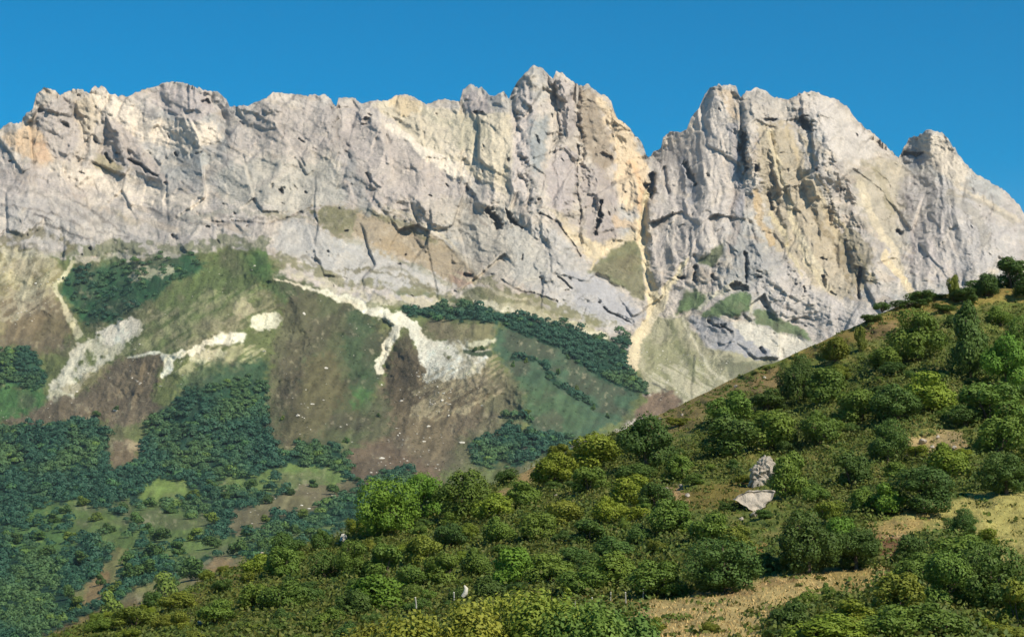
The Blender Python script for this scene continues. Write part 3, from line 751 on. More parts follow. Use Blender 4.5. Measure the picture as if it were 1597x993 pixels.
# ------------------------------------------------------------------ far terrain
CP_ = [(-250,1060,900),(0,1060,950),(300,1060,850),(700,1060,900),(1100,1060,1000),(1600,1060,1000),(1850,1060,1000),
       (0,995,1200),(150,995,1080),(300,930,1150),(500,860,1400),(0,850,1900),(300,800,2050),(500,760,2250),(-200,850,1900),
       (0,700,2650),(300,700,2520),(500,700,2450),(640,740,2350),(760,700,2550),(900,700,2550),(1200,700,2500),(1600,650,2500),(1850,700,2500),
       (0,600,2950),(130,600,2880),(300,600,2720),(450,600,2780),(600,600,2860),(700,600,2740),(830,620,2690),(1000,620,3000),(1050,600,3050),(1200,600,3080),(1500,560,2950),
       (0,500,3230),(120,500,3200),(250,500,3020),(420,420,3180),(450,500,2980),(600,500,3060),(740,510,2990),(900,500,3230),(1020,500,3360),(1150,500,3260),(1300,520,3230),
       (0,400,3500),(100,400,3500),(430,385,3360),(700,460,3300),(900,450,3310),(1020,420,3500),(1130,400,3390),(1350,450,3320),(1550,440,3300),(1850,560,3200),
       (0,200,3920),(70,140,3960),(150,140,3980),(300,130,4020),(430,150,3880),(640,150,3960),(735,135,3900),(840,105,3820),(930,140,3850),(1020,240,3850),(1130,135,3810),(1260,145,3820),(1405,245,3880),(1450,205,3850),(1590,330,3720),(1850,480,3700),(-250,240,4000),(-250,400,3550),(-250,600,3000),
       (200,300,3800),(350,300,3640),(500,300,3560),(640,250,3640),(700,330,3520),(820,250,3600),(900,320,3560),(1020,330,3610),(1100,250,3630),(1200,300,3570),(1300,250,3600),(1400,340,3650),(1500,340,3500)]
cp = np.array(CP_, float)
q = cp[:, :2] / 200.0


def tps(d2): return np.where(d2 > 0, d2 * np.log(np.maximum(d2, 1e-9)), 0)


d2 = ((q[:, None] - q[None]) ** 2).sum(-1)
n = len(cp)
A = np.zeros((n + 3, n + 3)); A[:n, :n] = tps(d2) + np.eye(n) * 0.02
A[:n, n] = 1; A[:n, n + 1:] = q; A[n, :n] = 1; A[n + 1:, :n] = q.T
sol = np.linalg.solve(A, np.r_[np.log(cp[:, 2]), 0, 0, 0])
# coarse raster of the base distance, then bilinear
cgx, cgy = np.meshgrid(np.arange(-MX, RW - MX + 8, 8.0), np.arange(-MY, RH - MY + 8, 8.0))
acc = sol[n] + sol[n + 1] * cgx / 200 + sol[n + 2] * cgy / 200
for i in range(n):
    acc = acc + sol[i] * tps((cgx / 200 - q[i, 0]) ** 2 + (cgy / 200 - q[i, 1]) ** 2)
coarse = np.exp(acc)


def bil(a, x, y):
    x = np.clip(x, 0, a.shape[1] - 1.001); y = np.clip(y, 0, a.shape[0] - 1.001)
    xi = x.astype(int); yi = y.astype(int); fx = x - xi; fy = y - yi
    if a.ndim == 3: fx = fx[..., None]; fy = fy[..., None]
    return (a[yi, xi] * (1 - fx) + a[yi, xi + 1] * fx) * (1 - fy) + (a[yi + 1, xi] * (1 - fx) + a[yi + 1, xi + 1] * fx) * fy


def samp(a, u, v): return bil(a, np.asarray(u, float) + MX, np.asarray(v, float) + MY)


# fine relief raster
wx = gx + wxa * 7; wy = gy + wya * 7
rel = np.zeros_like(gx)
rel += (ridged(wx / 120, wy / 200, 2, 5) - .5) * -50
fx_ = gx + wxa * 3.0; fy_ = gy + wya * 3.0
f1, e1 = facet(fx_ / 62, fy_ / 84, 1); rel += box(f1, 1) * 25 + (1 - e1) * .8
f2, e2 = facet(fx_ / 25 + 7, (fy_ - fx_ * .25) / 34 + 3, 4); rel += box(f2, 1) * 8.5 + (1 - e2) * .3
f3, e3 = facet((fx_ + fy_ * .3) / 11, (fy_ - fx_ * .2) / 15, 6); rel += f3 * 3.4
rel += (fbm(gx / 5, gy / 6, 3, 44) - .5) * 3.0
# upright flutes in the summit walls, slanting beds elsewhere
wall = np.zeros_like(gx)
for pts in [[(690,150),(830,90),(1010,230),(1010,400),(860,400),(760,330)], [(1010,240),(1120,120),(1300,140),(1400,250),(1420,450),(1250,430),(1080,440),(1020,400)], [(1420,200),(1600,330),(1600,440),(1430,440)]]:
    w, a = a_poly(pts, 18, 6); wall[w] = np.maximum(wall[w], a)
rel += wall * (ridged(wx / 20, wy / 150, 3, 9) - .5) * -17
fan = (wx - wy * .22)
rel += wall * (ridged(fan / 11, wy / 90, 2, 13) - .5) * -7
bed = wy - wx * .42
rel += (1 - wall) * (ridged(bed / 17, (wx + wy * .4) / 120, 3, 15) - .5) * -12
rel *= rockb
soft_ = (1 - rockb)
rel += soft_ * ((fbm(wx / 90, wy / 110, 4, 33) - .5) * -110 + (ridged((wx + wy * .25) / 34, wy / 130, 3, 21) - .5) * -34 + (fbm(gx / 11, gy / 11, 3, 27) - .5) * 6)
rel += relief


def Yfar(u, v):
    b = bil(coarse, (np.asarray(u, float) + MX) / 8, (np.asarray(v, float) + MY) / 8)
    r = samp(rel, u, v)
    return b * (1 + r * b / 3400 / 3400)


# near hill crest in the photograph, used by both sheets
CREST = [(-260,1100),(0,1030),(60,1003),(120,976),(180,955),(250,936),(300,915),(345,890),(400,872),(480,850),(530,836),(600,812),(700,780),(760,758),(800,742),(850,722),(900,700),(980,668),(1020,650),(1060,632),(1125,600),(1177,576),(1221,560),(1262,541),(1297,524),(1348,500),(1399,479),(1468,460),(1519,449),(1597,435),(1700,405),(1857,360)]
crx = np.array([p[0] for p in CREST], float); cry = np.array([p[1] for p in CREST], float)


def crest(u): return np.interp(u, crx, cry) + (vnoise(np.asarray(u, float) / 17, np.asarray(u, float) * 0 + 2.5, 3) - .5) * 5


U = np.concatenate([np.arange(-250, -20, 6.0), np.arange(-20, 1617, 1.35), np.arange(1620, 1850, 6.0)])
NU = len(U); NV = 520
top = skyline(U); bot = np.minimum(1055, crest(U) + 70)
tt = np.linspace(0, 1, NV)[:, None]
VV = top[None] + (bot - top)[None] * tt
UU = np.repeat(U[None], NV, 0)
YY = Yfar(UU, VV)
X, Y, Z = P(UU, VV, YY)
# the far side of the range falls away behind the skyline, the valley floor runs on under the near hill
back = []
for k in range(14, 0, -1):
    s = k / 14.0
    yk = YY[0] + 900 * s ** 1.3; nz = (fbm(U / 60 + 3, U * 0 + k * .3, 4, 5) - .5) * 160 * s
    zk = Z[0] - 950 * s + nz
    back.append((X[0] * yk / YY[0], yk, zk))
front = []
for k in (1, 2, 3, 4):
    yk = np.maximum(YY[-1] * (1 - .2 * k), 330 - 8 * k); zk = np.minimum(Z[-1], -12) - 6 * k + (0 if k < 4 else -3)
    front.append((X[-1] * yk / YY[-1], yk, zk))
X = np.concatenate([np.array([b[0] for b in back]), X, np.array([b[0] for b in front])])
Y = np.concatenate([np.array([b[1] for b in back]), Y, np.array([b[1] for b in front])])
Z = np.concatenate([np.array([b[2] for b in back]), Z, np.array([b[2] for b in front])])
colv = samp(col, UU, VV)
colv = np.concatenate([np.repeat(colv[:1], 14, 0), colv, np.repeat(colv[-1:], 4, 0)])
rkv = samp(rockb, UU, VV); rkv = np.concatenate([np.ones((14, NU)), rkv, np.repeat(rkv[-1:], 4, 0)])
vv_full = np.concatenate([np.repeat(VV[:1], 14, 0), VV, np.repeat(VV[-1:], 4, 0)])
uu_full = np.concatenate([np.repeat(UU[:1], 14, 0), UU, np.repeat(UU[-1:], 4, 0)])
NR = X.shape[0]
verts = np.stack([X, Y, Z], -1).reshape(-1, 3)
cols = colv.reshape(-1, 3)
idx = np.arange(NR * NU).reshape(NR, NU)
quads = np.stack([idx[:-1, :-1], idx[1:, :-1], idx[1:, 1:], idx[:-1, 1:]], -1).reshape(-1, 4)
# three named sheets sharing their borders: the limestone range, the grassy foothills, the valley floor
LINE1 = [(-260,385),(0,385),(100,402),(260,402),(330,388),(415,388),(440,425),(540,462),(640,478),(740,455),(830,495),(940,520),(1000,545),(1060,520),(1200,565),(1300,600),(1857,640)]
LINE2 = [(-260,670),(0,672),(120,662),(240,650),(300,606),(412,590),(420,700),(560,705),(640,735),(720,735),(900,705),(1857,760)]
qv = (vv_full[:-1, :-1]).reshape(-1); qu = (uu_full[:-1, :-1]).reshape(-1)
l1 = np.interp(qu, [p[0] for p in LINE1], [p[1] for p in LINE1]); l2 = np.interp(qu, [p[0] for p in LINE2], [p[1] for p in LINE2])
reg = (qv > l1).astype(int) + (qv > l2).astype(int)
for r, nm, lb in ((0, 'rocky_mountain', 'pale grey and cream limestone range with jagged summits under the blue sky'), (1, 'grassy_foothill', 'green and brown foothill slopes with pale scree below the limestone wall'), (2, 'valley_floor', 'dark wooded valley floor with small meadows at lower left')):
    qs = quads[reg == r]
    used, inv = np.unique(qs, return_inverse=True)
    tag(mesh_np(nm, verts[used], inv.reshape(-1, 4), M_FAR, smooth=True, colors=cols[used]), lb, None, None, 'structure')

# ------------------------------------------------------------------ near hillside
yb_x = [-260, 0, 300, 600, 900, 1200, 1600, 1860]; yb_y = [150, 125, 105, 95, 84, 82, 84, 90]
yc_x = [-260, 60, 300, 500, 800, 1200, 1600, 1860]; yc_y = [150, 140, 175, 195, 215, 235, 255, 270]


def Ynear(u, v):
    u = np.asarray(u, float); v = np.asarray(v, float)
    yb = np.interp(u, yb_x, yb_y); yc = np.interp(u, yc_x, yc_y)
    c = np.interp(u, crx, cry)
    t = np.clip((1010 - v) / np.maximum(1010 - c, 8), 0, 1)
    y = yb + (yc - yb) * t ** 1.1
    w = np.clip((1010 - c) / 60, 0, 1)
    y = y * (1 + w * ((fbm(u / 120, v / 60, 3, 12) - .5) * .05 + (fbm(u / 30, v / 16, 3, 16) - .5) * .022))
    return y


UN = np.concatenate([np.arange(-240, -10, 5.0), np.arange(-10, 1610, 2.2), np.arange(1612, 1850, 5.0)])
NVN = 260
crn = crest(UN); botn = np.maximum(1012.0, crn + 12)
VN = crn[None] + (botn - crn)[None] * np.linspace(0, 1, NVN)[:, None]
UNN = np.repeat(UN[None], NVN, 0)
YN = Ynear(UNN, VN)
XN, YN, ZN = P(UNN, VN, YN)
nb = []
for k in range(8, 0, -1):     # the brow rounds over and drops behind the crest
    yk = YN[0] + 9 * k ** 1.2; zk = ZN[0] - .35 * k ** 2.1
    nb.append((XN[0] * yk / YN[0], yk, zk))
nf = []
y0, z0, x0 = YN[-1], ZN[-1], XN[-1]
for k in range(1, 25):
    s = k / 24.0
    yk = y0 * (1 - s) + (-30) * s
    zk = z0 * (1 - s) ** 1.0 + (-1.75) * s - 1.1 * math.sin(math.pi * s) * np.ones_like(z0) + (fbm(UN / 40, UN * 0 + k * .5, 3, 9) - .5) * .5
    nf.append((x0 * (1 - s) + (UN - 800) * .09 * s, yk, zk))
Xn = np.concatenate([np.array([b[0] for b in nb]), XN, np.array([b[0] for b in nf])])
Yn = np.concatenate([np.array([b[1] for b in nb]), YN, np.array([b[1] for b in nf])])
Zn = np.concatenate([np.array([b[2] for b in nb]), ZN, np.array([b[2] for b in nf])])
cn = samp(ncol, UNN, VN); cn = np.concatenate([np.repeat(cn[:1], 8, 0), cn, np.repeat(cn[-1:], 24, 0)])
NRN, NUN = Xn.shape
idx = np.arange(NRN * NUN).reshape(NRN, NUN)
quads = np.stack([idx[:-1, :-1], idx[1:, :-1], idx[1:, 1:], idx[:-1, 1:]], -1).reshape(-1, 4)
hill = mesh_np('near_hillside', np.stack([Xn, Yn, Zn], -1).reshape(-1, 3), quads, M_NEAR, smooth=True, colors=cn.reshape(-1, 3))
tag(hill, 'olive grass hillside rising to the right with dry straw-coloured clearings', None, None, 'structure')
# ------------------------------------------------------------------ the air between here and the range
hm = bpy.data.materials.new('haze'); hm.use_nodes = True
for n_ in list(hm.node_tree.nodes):
    if n_.type == 'BSDF_PRINCIPLED': hm.node_tree.nodes.remove(n_)
pv = hm.node_tree.nodes.new('ShaderNodeVolumePrincipled')
pv.inputs['Color'].default_value = (.72, .86, 1.0, 1)
pv.inputs['Density'].default_value = 2.0e-5
pv.inputs['Anisotropy'].default_value = .2
hm.node_tree.links.new(pv.outputs[0], hm.node_tree.nodes['Material Output'].inputs['Volume'])
bx0, bx1, by0, by1 = -2900.0, 2900.0, -90.0, 6200.0
bz0 = float(min(verts[:, 2].min(), Zn.min())) - 1; bz1 = float(verts[:, 2].max()) + 30
hv = np.array([(x, y, z) for x in (bx0, bx1) for y in (by0, by1) for z in (bz0, bz1)])
hf = np.array([(0, 1, 3, 2), (4, 6, 7, 5), (0, 4, 5, 1), (2, 3, 7, 6), (0, 2, 6, 4), (1, 5, 7, 3)])
assert verts[:, 0].min() > bx0 and verts[:, 0].max() < bx1 and verts[:, 1].max() < by1, (verts.min(0), verts.max(0))
tag(mesh_np('haze', hv, hf, hm), 'thin blue air between the camera and the mountains', None, None, 'stuff')
# ------------------------------------------------------------------ foliage, trunks, stones
def leaf_quads(c, nrm, size, r, stretch=1.5):
    """one quad per leaf clump at c, facing nrm"""
    n = len(c)
    t = r.normal(size=(n, 3)); t -= nrm * (t * nrm).sum(-1, keepdims=True)
    t /= np.linalg.norm(t, axis=-1, keepdims=True) + 1e-9
    b = np.cross(nrm, t)
    s = (size * r.uniform(.6, 1.35, n))[:, None]
    a = t * s * stretch * .5; d = b * s * .5
    v = np.stack([c - a, c + d * .9 - a * .1, c + a, c - d * .9 + a * .1], 1)
    return v.reshape(-1, 3)


def unit(v): return v / (np.linalg.norm(v, axis=-1, keepdims=True) + 1e-9)


def crown_verts(seed, n, leaf, form='dome', nl=14, loose=.12):
    """unit crown: radius about .5, height 0..1"""
    r = np.random.default_rng(seed)
    L = []
    for i in range(nl):
        a = r.uniform(0, 2 * math.pi)
        if form == 'dome':
            h = r.uniform(.18, .8); rad = .34 * math.sqrt(max(.05, 1 - (h / .98) ** 2.2)) * r.uniform(.5, 1.15); R = r.uniform(.15, .25) * (1.1 - .35 * h)
        elif form == 'tree':
            h = r.uniform(.14, .84); rad = .36 * math.sin(math.pi * min(1, (h + .12) / 1.12) ** .9) * r.uniform(.35, 1.25); R = r.uniform(.09, .22)
        elif form == 'spire':
            h = r.uniform(.12, .88); rad = .33 * (1 - h) ** .7 * r.uniform(.4, 1.1); R = .10 + .12 * (1 - h)
        else:  # low, spreading
            h = r.uniform(.2, .7); rad = .42 * r.uniform(.2, 1); R = r.uniform(.14, .22)
        L.append((rad * math.cos(a), rad * math.sin(a), h, R))
    L = np.array(L)
    top = (L[:, 2] + L[:, 3]).max()
    m = n * 2
    k = r.integers(0, nl, m)
    d = unit(r.normal(size=(m, 3)))
    bump = 1 + .16 * np.sin(d[:, 0] * 7 + k) * np.sin(d[:, 2] * 6 + k * 2)
    rr = L[k, 3] * bump * (1 + r.normal(size=m) * loose)
    c = L[k, :3] + d * rr[:, None]
    dist = np.linalg.norm(c[:, None] - L[None, :, :3], axis=-1) / L[None, :, 3]
    keep = (dist.min(1) > .72) & (c[:, 2] > .02)
    c = c[keep][:n]; d = d[keep][:n]
    nrm = unit(d + r.normal(size=d.shape) * .34)
    c[:, 2] /= max(top, .5)
    return leaf_quads(c, nrm, leaf, r)


def quads_of(nv): return np.arange(nv).reshape(-1, 4)


def tube(path, radii, sides=6):
    V = []; F = []
    path = [Vector(p) for p in path]
    for i, p in enumerate(path):
        d = (path[min(i + 1, len(path) - 1)] - path[max(i - 1, 0)]).normalized()
        x = d.cross(Vector((.3, 1, .1))).normalized(); y = d.cross(x)
        for k in range(sides):
            a = 2 * math.pi * k / sides
            V.append(p + (x * math.cos(a) + y * math.sin(a)) * radii[i])
    for i in range(len(path) - 1):
        for k in range(sides):
            F.append((i * sides + k, i * sides + (k + 1) % sides, (i + 1) * sides + (k + 1) % sides, (i + 1) * sides + k))
    return np.array([tuple(v) for v in V]), np.array(F)


def trunk_mesh(seed, multi=False):
    r = random.Random(seed)
    V = []; F = []; o = 0

    def add(path, rad):
        nonlocal o
        v, f = tube(path, rad); V.append(v); F.append(f + o); o += len(v)
    if multi:
        for i in range(5):
            a = i * 1.26 + r.uniform(-.3, .3); R = r.uniform(.12, .26)
            add([(.02 * math.cos(a), .02 * math.sin(a), -.06), (R * .4 * math.cos(a), R * .4 * math.sin(a), .22), (R * math.cos(a), R * math.sin(a), .6)], [.028, .02, .008])
    else:
        add([(0, 0, -.08), (.01, 0, .15), (r.uniform(-.03, .03), .01, .4), (r.uniform(-.04, .04), 0, .85)], [.05, .036, .026, .006])
        for i in range(6):
            a = i * 1.1 + r.uniform(-.3, .3); h = .24 + i * .07; R = r.uniform(.18, .3)
            add([(0, 0, h), (R * .5 * math.cos(a), R * .5 * math.sin(a), h + .1), (R * math.cos(a), R * math.sin(a), h + .26)], [.018, .012, .004])
    return np.concatenate(V), np.concatenate(F)


def proto(name, v, f, mat, smooth=False):
    o = mesh_np(name, v, f, mat, smooth=smooth)
    me = o.data
    bpy.data.objects.remove(o)
    return me


CROWN = {}
for form, cnt, nlv, lf, nl in (('dome', 7, 5200, .044, 16), ('low', 4, 4600, .042, 13), ('tree', 6, 10500, .029, 30), ('spire', 2, 10500, .029, 28)):
    CROWN[form] = []
    for i in range(cnt):
        v = crown_verts(200 + i * 7 + len(form) * 31, nlv, lf, form, nl)
        CROWN[form].append(proto('crown_' + form, v, quads_of(len(v)), M_LEAF))
tv, tf = trunk_mesh(3); TRUNK = proto('trunk_one', tv, tf, M_BARK, True)
tv, tf = trunk_mesh(5, True); STEMS = proto('stems_many', tv, tf, M_BARK, True)
TONE = {'dark green': (.42, .62, .62), 'mid green': (.66, .86, .66), 'yellow-green': (1.02, 1.10, .56), 'olive brown': (.92, .92, .62), 'bright green': (.70, 1.08, .62), 'grey-green': (.80, .86, 1.0)}


def place_plant(u, v, wpx, hpx, tone, form, name, cat, group, seed, Y=None):
    y = float(Ynear(u, v)) if Y is None else Y
    x, y, z = (float(a) for a in P(u, v, y))
    w = wpx * y / FPX; h = hpx * y / FPX
    e = bpy.data.objects.new(name, None); C.objects.link(e)
    e.empty_display_size = .5
    e.location = (x, y, z)
    r = random.Random(seed)
    e.rotation_euler = (0, 0, r.uniform(0, 6.28))
    e.scale = (w * r.uniform(.9, 1.15), w * r.uniform(.8, 1.2), h)
    cr = bpy.data.objects.new('crown', CROWN[form][seed % len(CROWN[form])]); C.objects.link(cr); cr.parent = e
    t = TONE[tone]; k = r.uniform(.85, 1.18); kk = r.uniform(.93, 1.07)
    cr.color = (t[0] * k * kk, t[1] * k, t[2] * k / kk, 1)
    tr = bpy.data.objects.new('trunk' if form in ('tree', 'spire') else 'stem', TRUNK if form in ('tree', 'spire') else STEMS); C.objects.link(tr); tr.parent = e
    e['category'] = cat; e['group'] = group
    return e


# the larger plants, each where the photograph has it: u, v of the foot, width, height, tone, form
BIG = [
 (1512,592,84,122,'dark green','spire'), (1432,562,92,82,'mid green','tree'), (1245,630,56,78,'dark green','tree'), (1008,735,92,90,'dark green','tree'),
 (602,838,104,92,'bright green','tree'), (660,812,70,74,'bright green','tree'), (722,812,80,80,'mid green','tree'), (552,905,70,62,'mid green','tree'),
 (1262,895,104,98,'dark green','tree'), (1335,888,74,66,'dark green','tree'), (1128,925,112,86,'dark green','tree'), (1440,800,96,72,'dark green','tree'),
 (1570,770,76,64,'dark green','tree'), (1385,722,62,68,'dark green','tree'), (1500,835,44,42,'dark green','tree'), (1230,775,60,70,'mid green','dome'),
 (1545,955,92,110,'dark green','tree'), (1480,950,90,90,'mid green','tree'), (1230,985,66,46,'dark green','dome'), (1292,936,24,28,'mid green','dome'),
 (1420,880,60,46,'dark green','dome'), (1570,610,84,90,'bright green','tree'), (1600,560,60,70,'mid green','tree'), (960,920,90,60,'mid green','dome'), (1030,932,100,58,'mid green','dome'),
 (1018,990,40,28,'olive brown','dome'), (1108,985,26,16,'olive brown','dome')]
SHRUB_BIG = [
 (1342,548,22,40,'olive brown','dome'), (1304,562,56,36,'olive brown','dome'), (1380,575,60,34,'mid green','dome'), (1434,474,40,22,'dark green','low'), (1376,486,24,16,'dark green','low'),
 (1488,470,26,42,'olive brown','dome'), (1540,462,44,36,'dark green','dome'), (1580,448,56,48,'dark green','dome'), (1560,508,52,30,'mid green','dome'), (1512,470,24,22,'dark green','dome'),
 (1195,640,56,34,'dark green','dome'), (1138,660,66,52,'mid green','dome'), (1140,714,90,66,'dark green','dome'), (1205,700,74,60,'mid green','dome'), (1060,664,36,14,'olive brown','low'),
 (1280,690,70,50,'mid green','dome'), (1290,630,64,58,'mid green','dome'), (1450,640,90,60,'yellow-green','dome'), (1400,655,80,56,'dark green','dome'), (1340,660,76,54,'mid green','dome'),
 (1545,660,90,64,'mid green','dome'), (1330,760,60,54,'dark green','dome'), (1480,745,80,54,'yellow-green','dome'), (1560,705,80,56,'mid green','dome'), (1390,800,60,46,'bright green','dome'),
 (870,755,70,50,'yellow-green','dome'), (930,735,80,60,'yellow-green','dome'), (920,768,60,40,'mid green','dome'), (985,790,70,50,'yellow-green','dome'), (950,818,66,44,'yellow-green','dome'), (1060,745,50,36,'mid green','dome'),
 (820,790,60,40,'mid green','dome'), (770,810,64,42,'yellow-green','dome'), (880,822,60,42,'olive brown','dome'), (840,845,66,46,'mid green','dome'), (920,850,70,40,'dark green','dome'), (780,850,60,44,'mid green','dome'),
 (1050,835,80,56,'mid green','dome'), (1105,850,70,50,'mid green','dome'), (1000,850,50,34,'dark green','dome'), (700,860,60,44,'dark green','dome'), (660,885,60,50,'olive brown','dome'), (600,900,60,52,'mid green','dome'),
 (500,860,44,34,'dark green','dome'), (440,905,64,52,'mid green','dome'), (400,900,50,36,'yellow-green','dome'), (440,955,70,52,'mid green','dome'), (585,958,92,62,'bright green','dome'), (550,970,60,50,'dark green','dome'),
 (690,915,64,52,'mid green','dome'), (745,905,60,50,'mid green','dome'), (800,915,76,60,'bright green','dome'), (860,912,70,48,'mid green','dome'), (905,925,70,44,'mid green','dome'), (640,925,60,44,'mid green','dome'),
 (238,948,30,26,'dark green','dome'), (275,952,50,30,'olive brown','low'), (345,925,40,22,'dark green','low'), (395,955,60,44,'mid green','dome'), (335,975,60,40,'mid green','dome'), (210,980,70,34,'olive brown','low'), (150,990,50,26,'mid green','low'),
 (1310,850,50,44,'bright green','dome'), (1290,815,50,34,'yellow-green','low'), (1350,800,50,40,'mid green','dome'), (1400,960,90,66,'olive brown','dome'), (1340,985,90,50,'yellow-green','dome'), (1430,915,80,54,'mid green','dome'),
 (1500,890,84,56,'mid green','dome'), (1528,888,60,46,'mid green','dome'), (1590,985,80,80,'olive brown','dome'), (1460,1000,100,60,'mid green','dome'), (1600,932,50,38,'olive brown','dome'), (1380,1005,110,60,'mid green','dome'), (1290,1005,110,50,'yellow-green','dome')]
plants = []   # (object, u, v, tone, kind, w, h)
occ = []
for i, (u, v, w, h, tone, form) in enumerate(BIG):
    tree = form in ('tree', 'spire')
    o = place_plant(u, v, w, h, tone, form, 'broadleaf_tree' if tree else 'shrub', 'tree' if tree else 'shrub', 'trees on the near hillside' if tree else 'shrubs on the near hillside', 900 + i)
    plants.append((o, u, v, tone, 'tree' if tree else 'shrub', w, h)); occ.append((u, v - h * .3, w, h))
for i, (u, v, w, h, tone, form) in enumerate(SHRUB_BIG):
    o = place_plant(u, v, w, h, tone, form, 'shrub', 'shrub', 'shrubs on the near hillside', 1300 + i)
    plants.append((o, u, v, tone, 'shrub', w, h)); occ.append((u, v - h * .3, w, h))

for i, (u, v, w, h) in enumerate([(1450,470,56,15), (1500,470,50,20), (1415,480,52,13), (1356,502,42,11), (1528,458,50,22), (1600,462,60,34), (1470,486,44,12), (1215,768,38,26), (1160,754,32,14), (1196,808,30,14), (1140,796,30,14)]):
    tone = 'dark green' if i != 8 else 'olive brown'
    o = place_plant(u, v, w, h, tone, 'low', 'shrub', 'shrub', 'shrubs on the near hillside', 2300 + i)
    plants.append((o, u, v, tone, 'shrub', w, h)); occ.append((u, v - h * .3, w, h))

# where the rest of the scrub is thick (1), thin (.3) or absent (0)
bm = np.ones((RH, RW), np.float32) * .9


def bpoly(pts, val, soft=3, warp=5):
    w, a = a_poly(pts, soft, warp); bm[w] = bm[w] * (1 - a) + val * a


bpoly([(1010,640),(1220,555),(1400,470),(1640,420),(1640,466),(1500,492),(1420,520),(1340,565),(1270,590),(1222,612),(1150,636),(1070,690),(1000,690)], .02)
bpoly([(990,935),(1100,918),(1190,898),(1290,888),(1372,882),(1400,890),(1350,930),(1290,935),(1240,950),(1205,970),(1190,1030),(960,1030),(980,955)], 0)
bpoly([(1340,818),(1400,798),(1470,778),(1530,766),(1640,760),(1640,895),(1565,890),(1545,845),(1500,830),(1440,830),(1400,870),(1360,876),(1368,850)], 0)
bpoly([(1015,790),(1050,752),(1160,740),(1225,735),(1230,800),(1290,800),(1290,840),(1180,845),(1060,810)], .15)
bpoly([(1400,712),(1425,672),(1500,668),(1510,705)], 0)
bpoly([(745,780),(795,756),(825,722),(842,728),(815,768),(775,785)], 0)
bpoly([(1160,845),(1198,842),(1202,875),(1170,880)], 0)
bpoly([(480,905),(485,870),(525,862),(532,900)], 0)
bpoly([(540,1030),(555,985),(605,975),(620,1030)], 0)
bpoly([(0,1030),(60,985),(130,965),(200,940),(300,900),(380,870),(395,930),(330,1030)], .35)
bpoly([(800,926),(1010,930),(1000,950),(860,948)], .1)
bpoly([(1145,760),(1215,755),(1205,805),(1160,805)], 0)
bpoly([(1165,705),(1210,705),(1210,765),(1160,765)], 0)
tn = fbm(gx / 70, gy / 45, 3, 55)
frng = random.Random(11)
tries = 0; nfill = 0
while nfill < 284 - len(SHRUB_BIG) and tries < 90000:
    tries += 1
    u = frng.uniform(60, 1640); c = float(crest(u))
    if c > 1000: continue
    v = c + (1045 - c) * frng.random() + 3
    if v < c + 4 or v > 1040: continue
    iu, iv = int(u) + MX, int(v) + MY
    b = bm[min(iv, RH - 1), iu]
    if frng.random() > b: continue
    left = u < 420
    wpx = (frng.uniform(20, 42) if frng.random() < .65 else frng.uniform(42, 66)) * (.75 if left else 1) * (1 if v > 700 else .85); hpx = wpx * frng.uniform(.42, .8)
    cu, cv = u, v - hpx * .3
    ok = True
    for (a, bb, w2, h2) in occ:
        dx = (a - cu) / ((w2 + wpx) * .31); dy = (bb - cv) / ((h2 + hpx) * .27)
        if dx * dx + dy * dy < 1: ok = False; break
    if not ok: continue
    t = tn[min(iv, RH - 1), iu] + frng.uniform(-.07, .07)
    if left: tone = 'olive brown' if t > .47 else ('mid green' if t > .42 else 'yellow-green')
    else: tone = 'olive brown' if t > .64 else 'yellow-green' if t > .56 else 'mid green' if t > .46 else 'dark green'
    o = place_plant(u, v, wpx, hpx, tone, 'low' if (left or frng.random() < .45) else 'dome', 'shrub', 'shrub', 'shrubs on the near hillside', 3000 + nfill)
    plants.append((o, u, v, tone, 'shrub', wpx, hpx)); occ.append((cu, cv, wpx, hpx)); nfill += 1
print('plants', len(plants), 'tries', tries)

# low scrub, bracken and tussocks between the shrubs: nobody could count them
r = np.random.default_rng(21)
nt_ = 38000
uu = r.uniform(40, 1640, nt_); cc = crest(uu); vv = cc + (1050 - cc) * r.random(nt_) + 2
okk = (vv < 1050) & (cc < 1010)
bmm = samp(bm, uu, vv)
okk &= r.random(nt_) < np.where(bmm > .5, .95, .05 + bmm + np.where((vv < cc + 55) & (uu > 980), .3, 0))
uu = uu[okk]; vv = vv[okk]
yy = Ynear(uu, vv); px, py, pz = P(uu, vv, yy)
k = 14
base = np.repeat(np.stack([px, py, pz], -1), k, 0)
siz = np.repeat(r.uniform(.25, .75, len(uu)) * np.where(bmm[okk] > .5, 1.45, .7), k)[:, None]
off = r.normal(size=(len(base), 3)) * np.array([.75, .75, .3]); off[:, 2] = np.abs(off[:, 2]) + .05
cen = base + off * siz
nr = unit(off * np.array([1, 1, 1.6]) + r.normal(size=off.shape) * .5)
v = leaf_quads(cen, nr, .19, r)
tc_ = np.array([(.95, 1.08, .6), (1.15, 1.15, .62), (1.25, 1.1, .7), (1.1, 1.2, .58), (.8, 1.0, .55)])[np.clip((samp(tn, uu, vv) * 9 - 2 + r.normal(size=len(uu))).astype(int), 0, 4)] * r.uniform(.8, 1.2, (len(uu), 1))
M_UNDER = leaf_mat('scrub_leaves', (.075, .10, .03), (.12, .13, .042), True)
o = mesh_np('undergrowth', v, quads_of(len(v)), M_UNDER, colors=np.repeat(tc_, k * 4, 0))
tag(o, 'low olive and brown scrub and tussocks between the hillside shrubs', 'undergrowth', None, 'stuff')

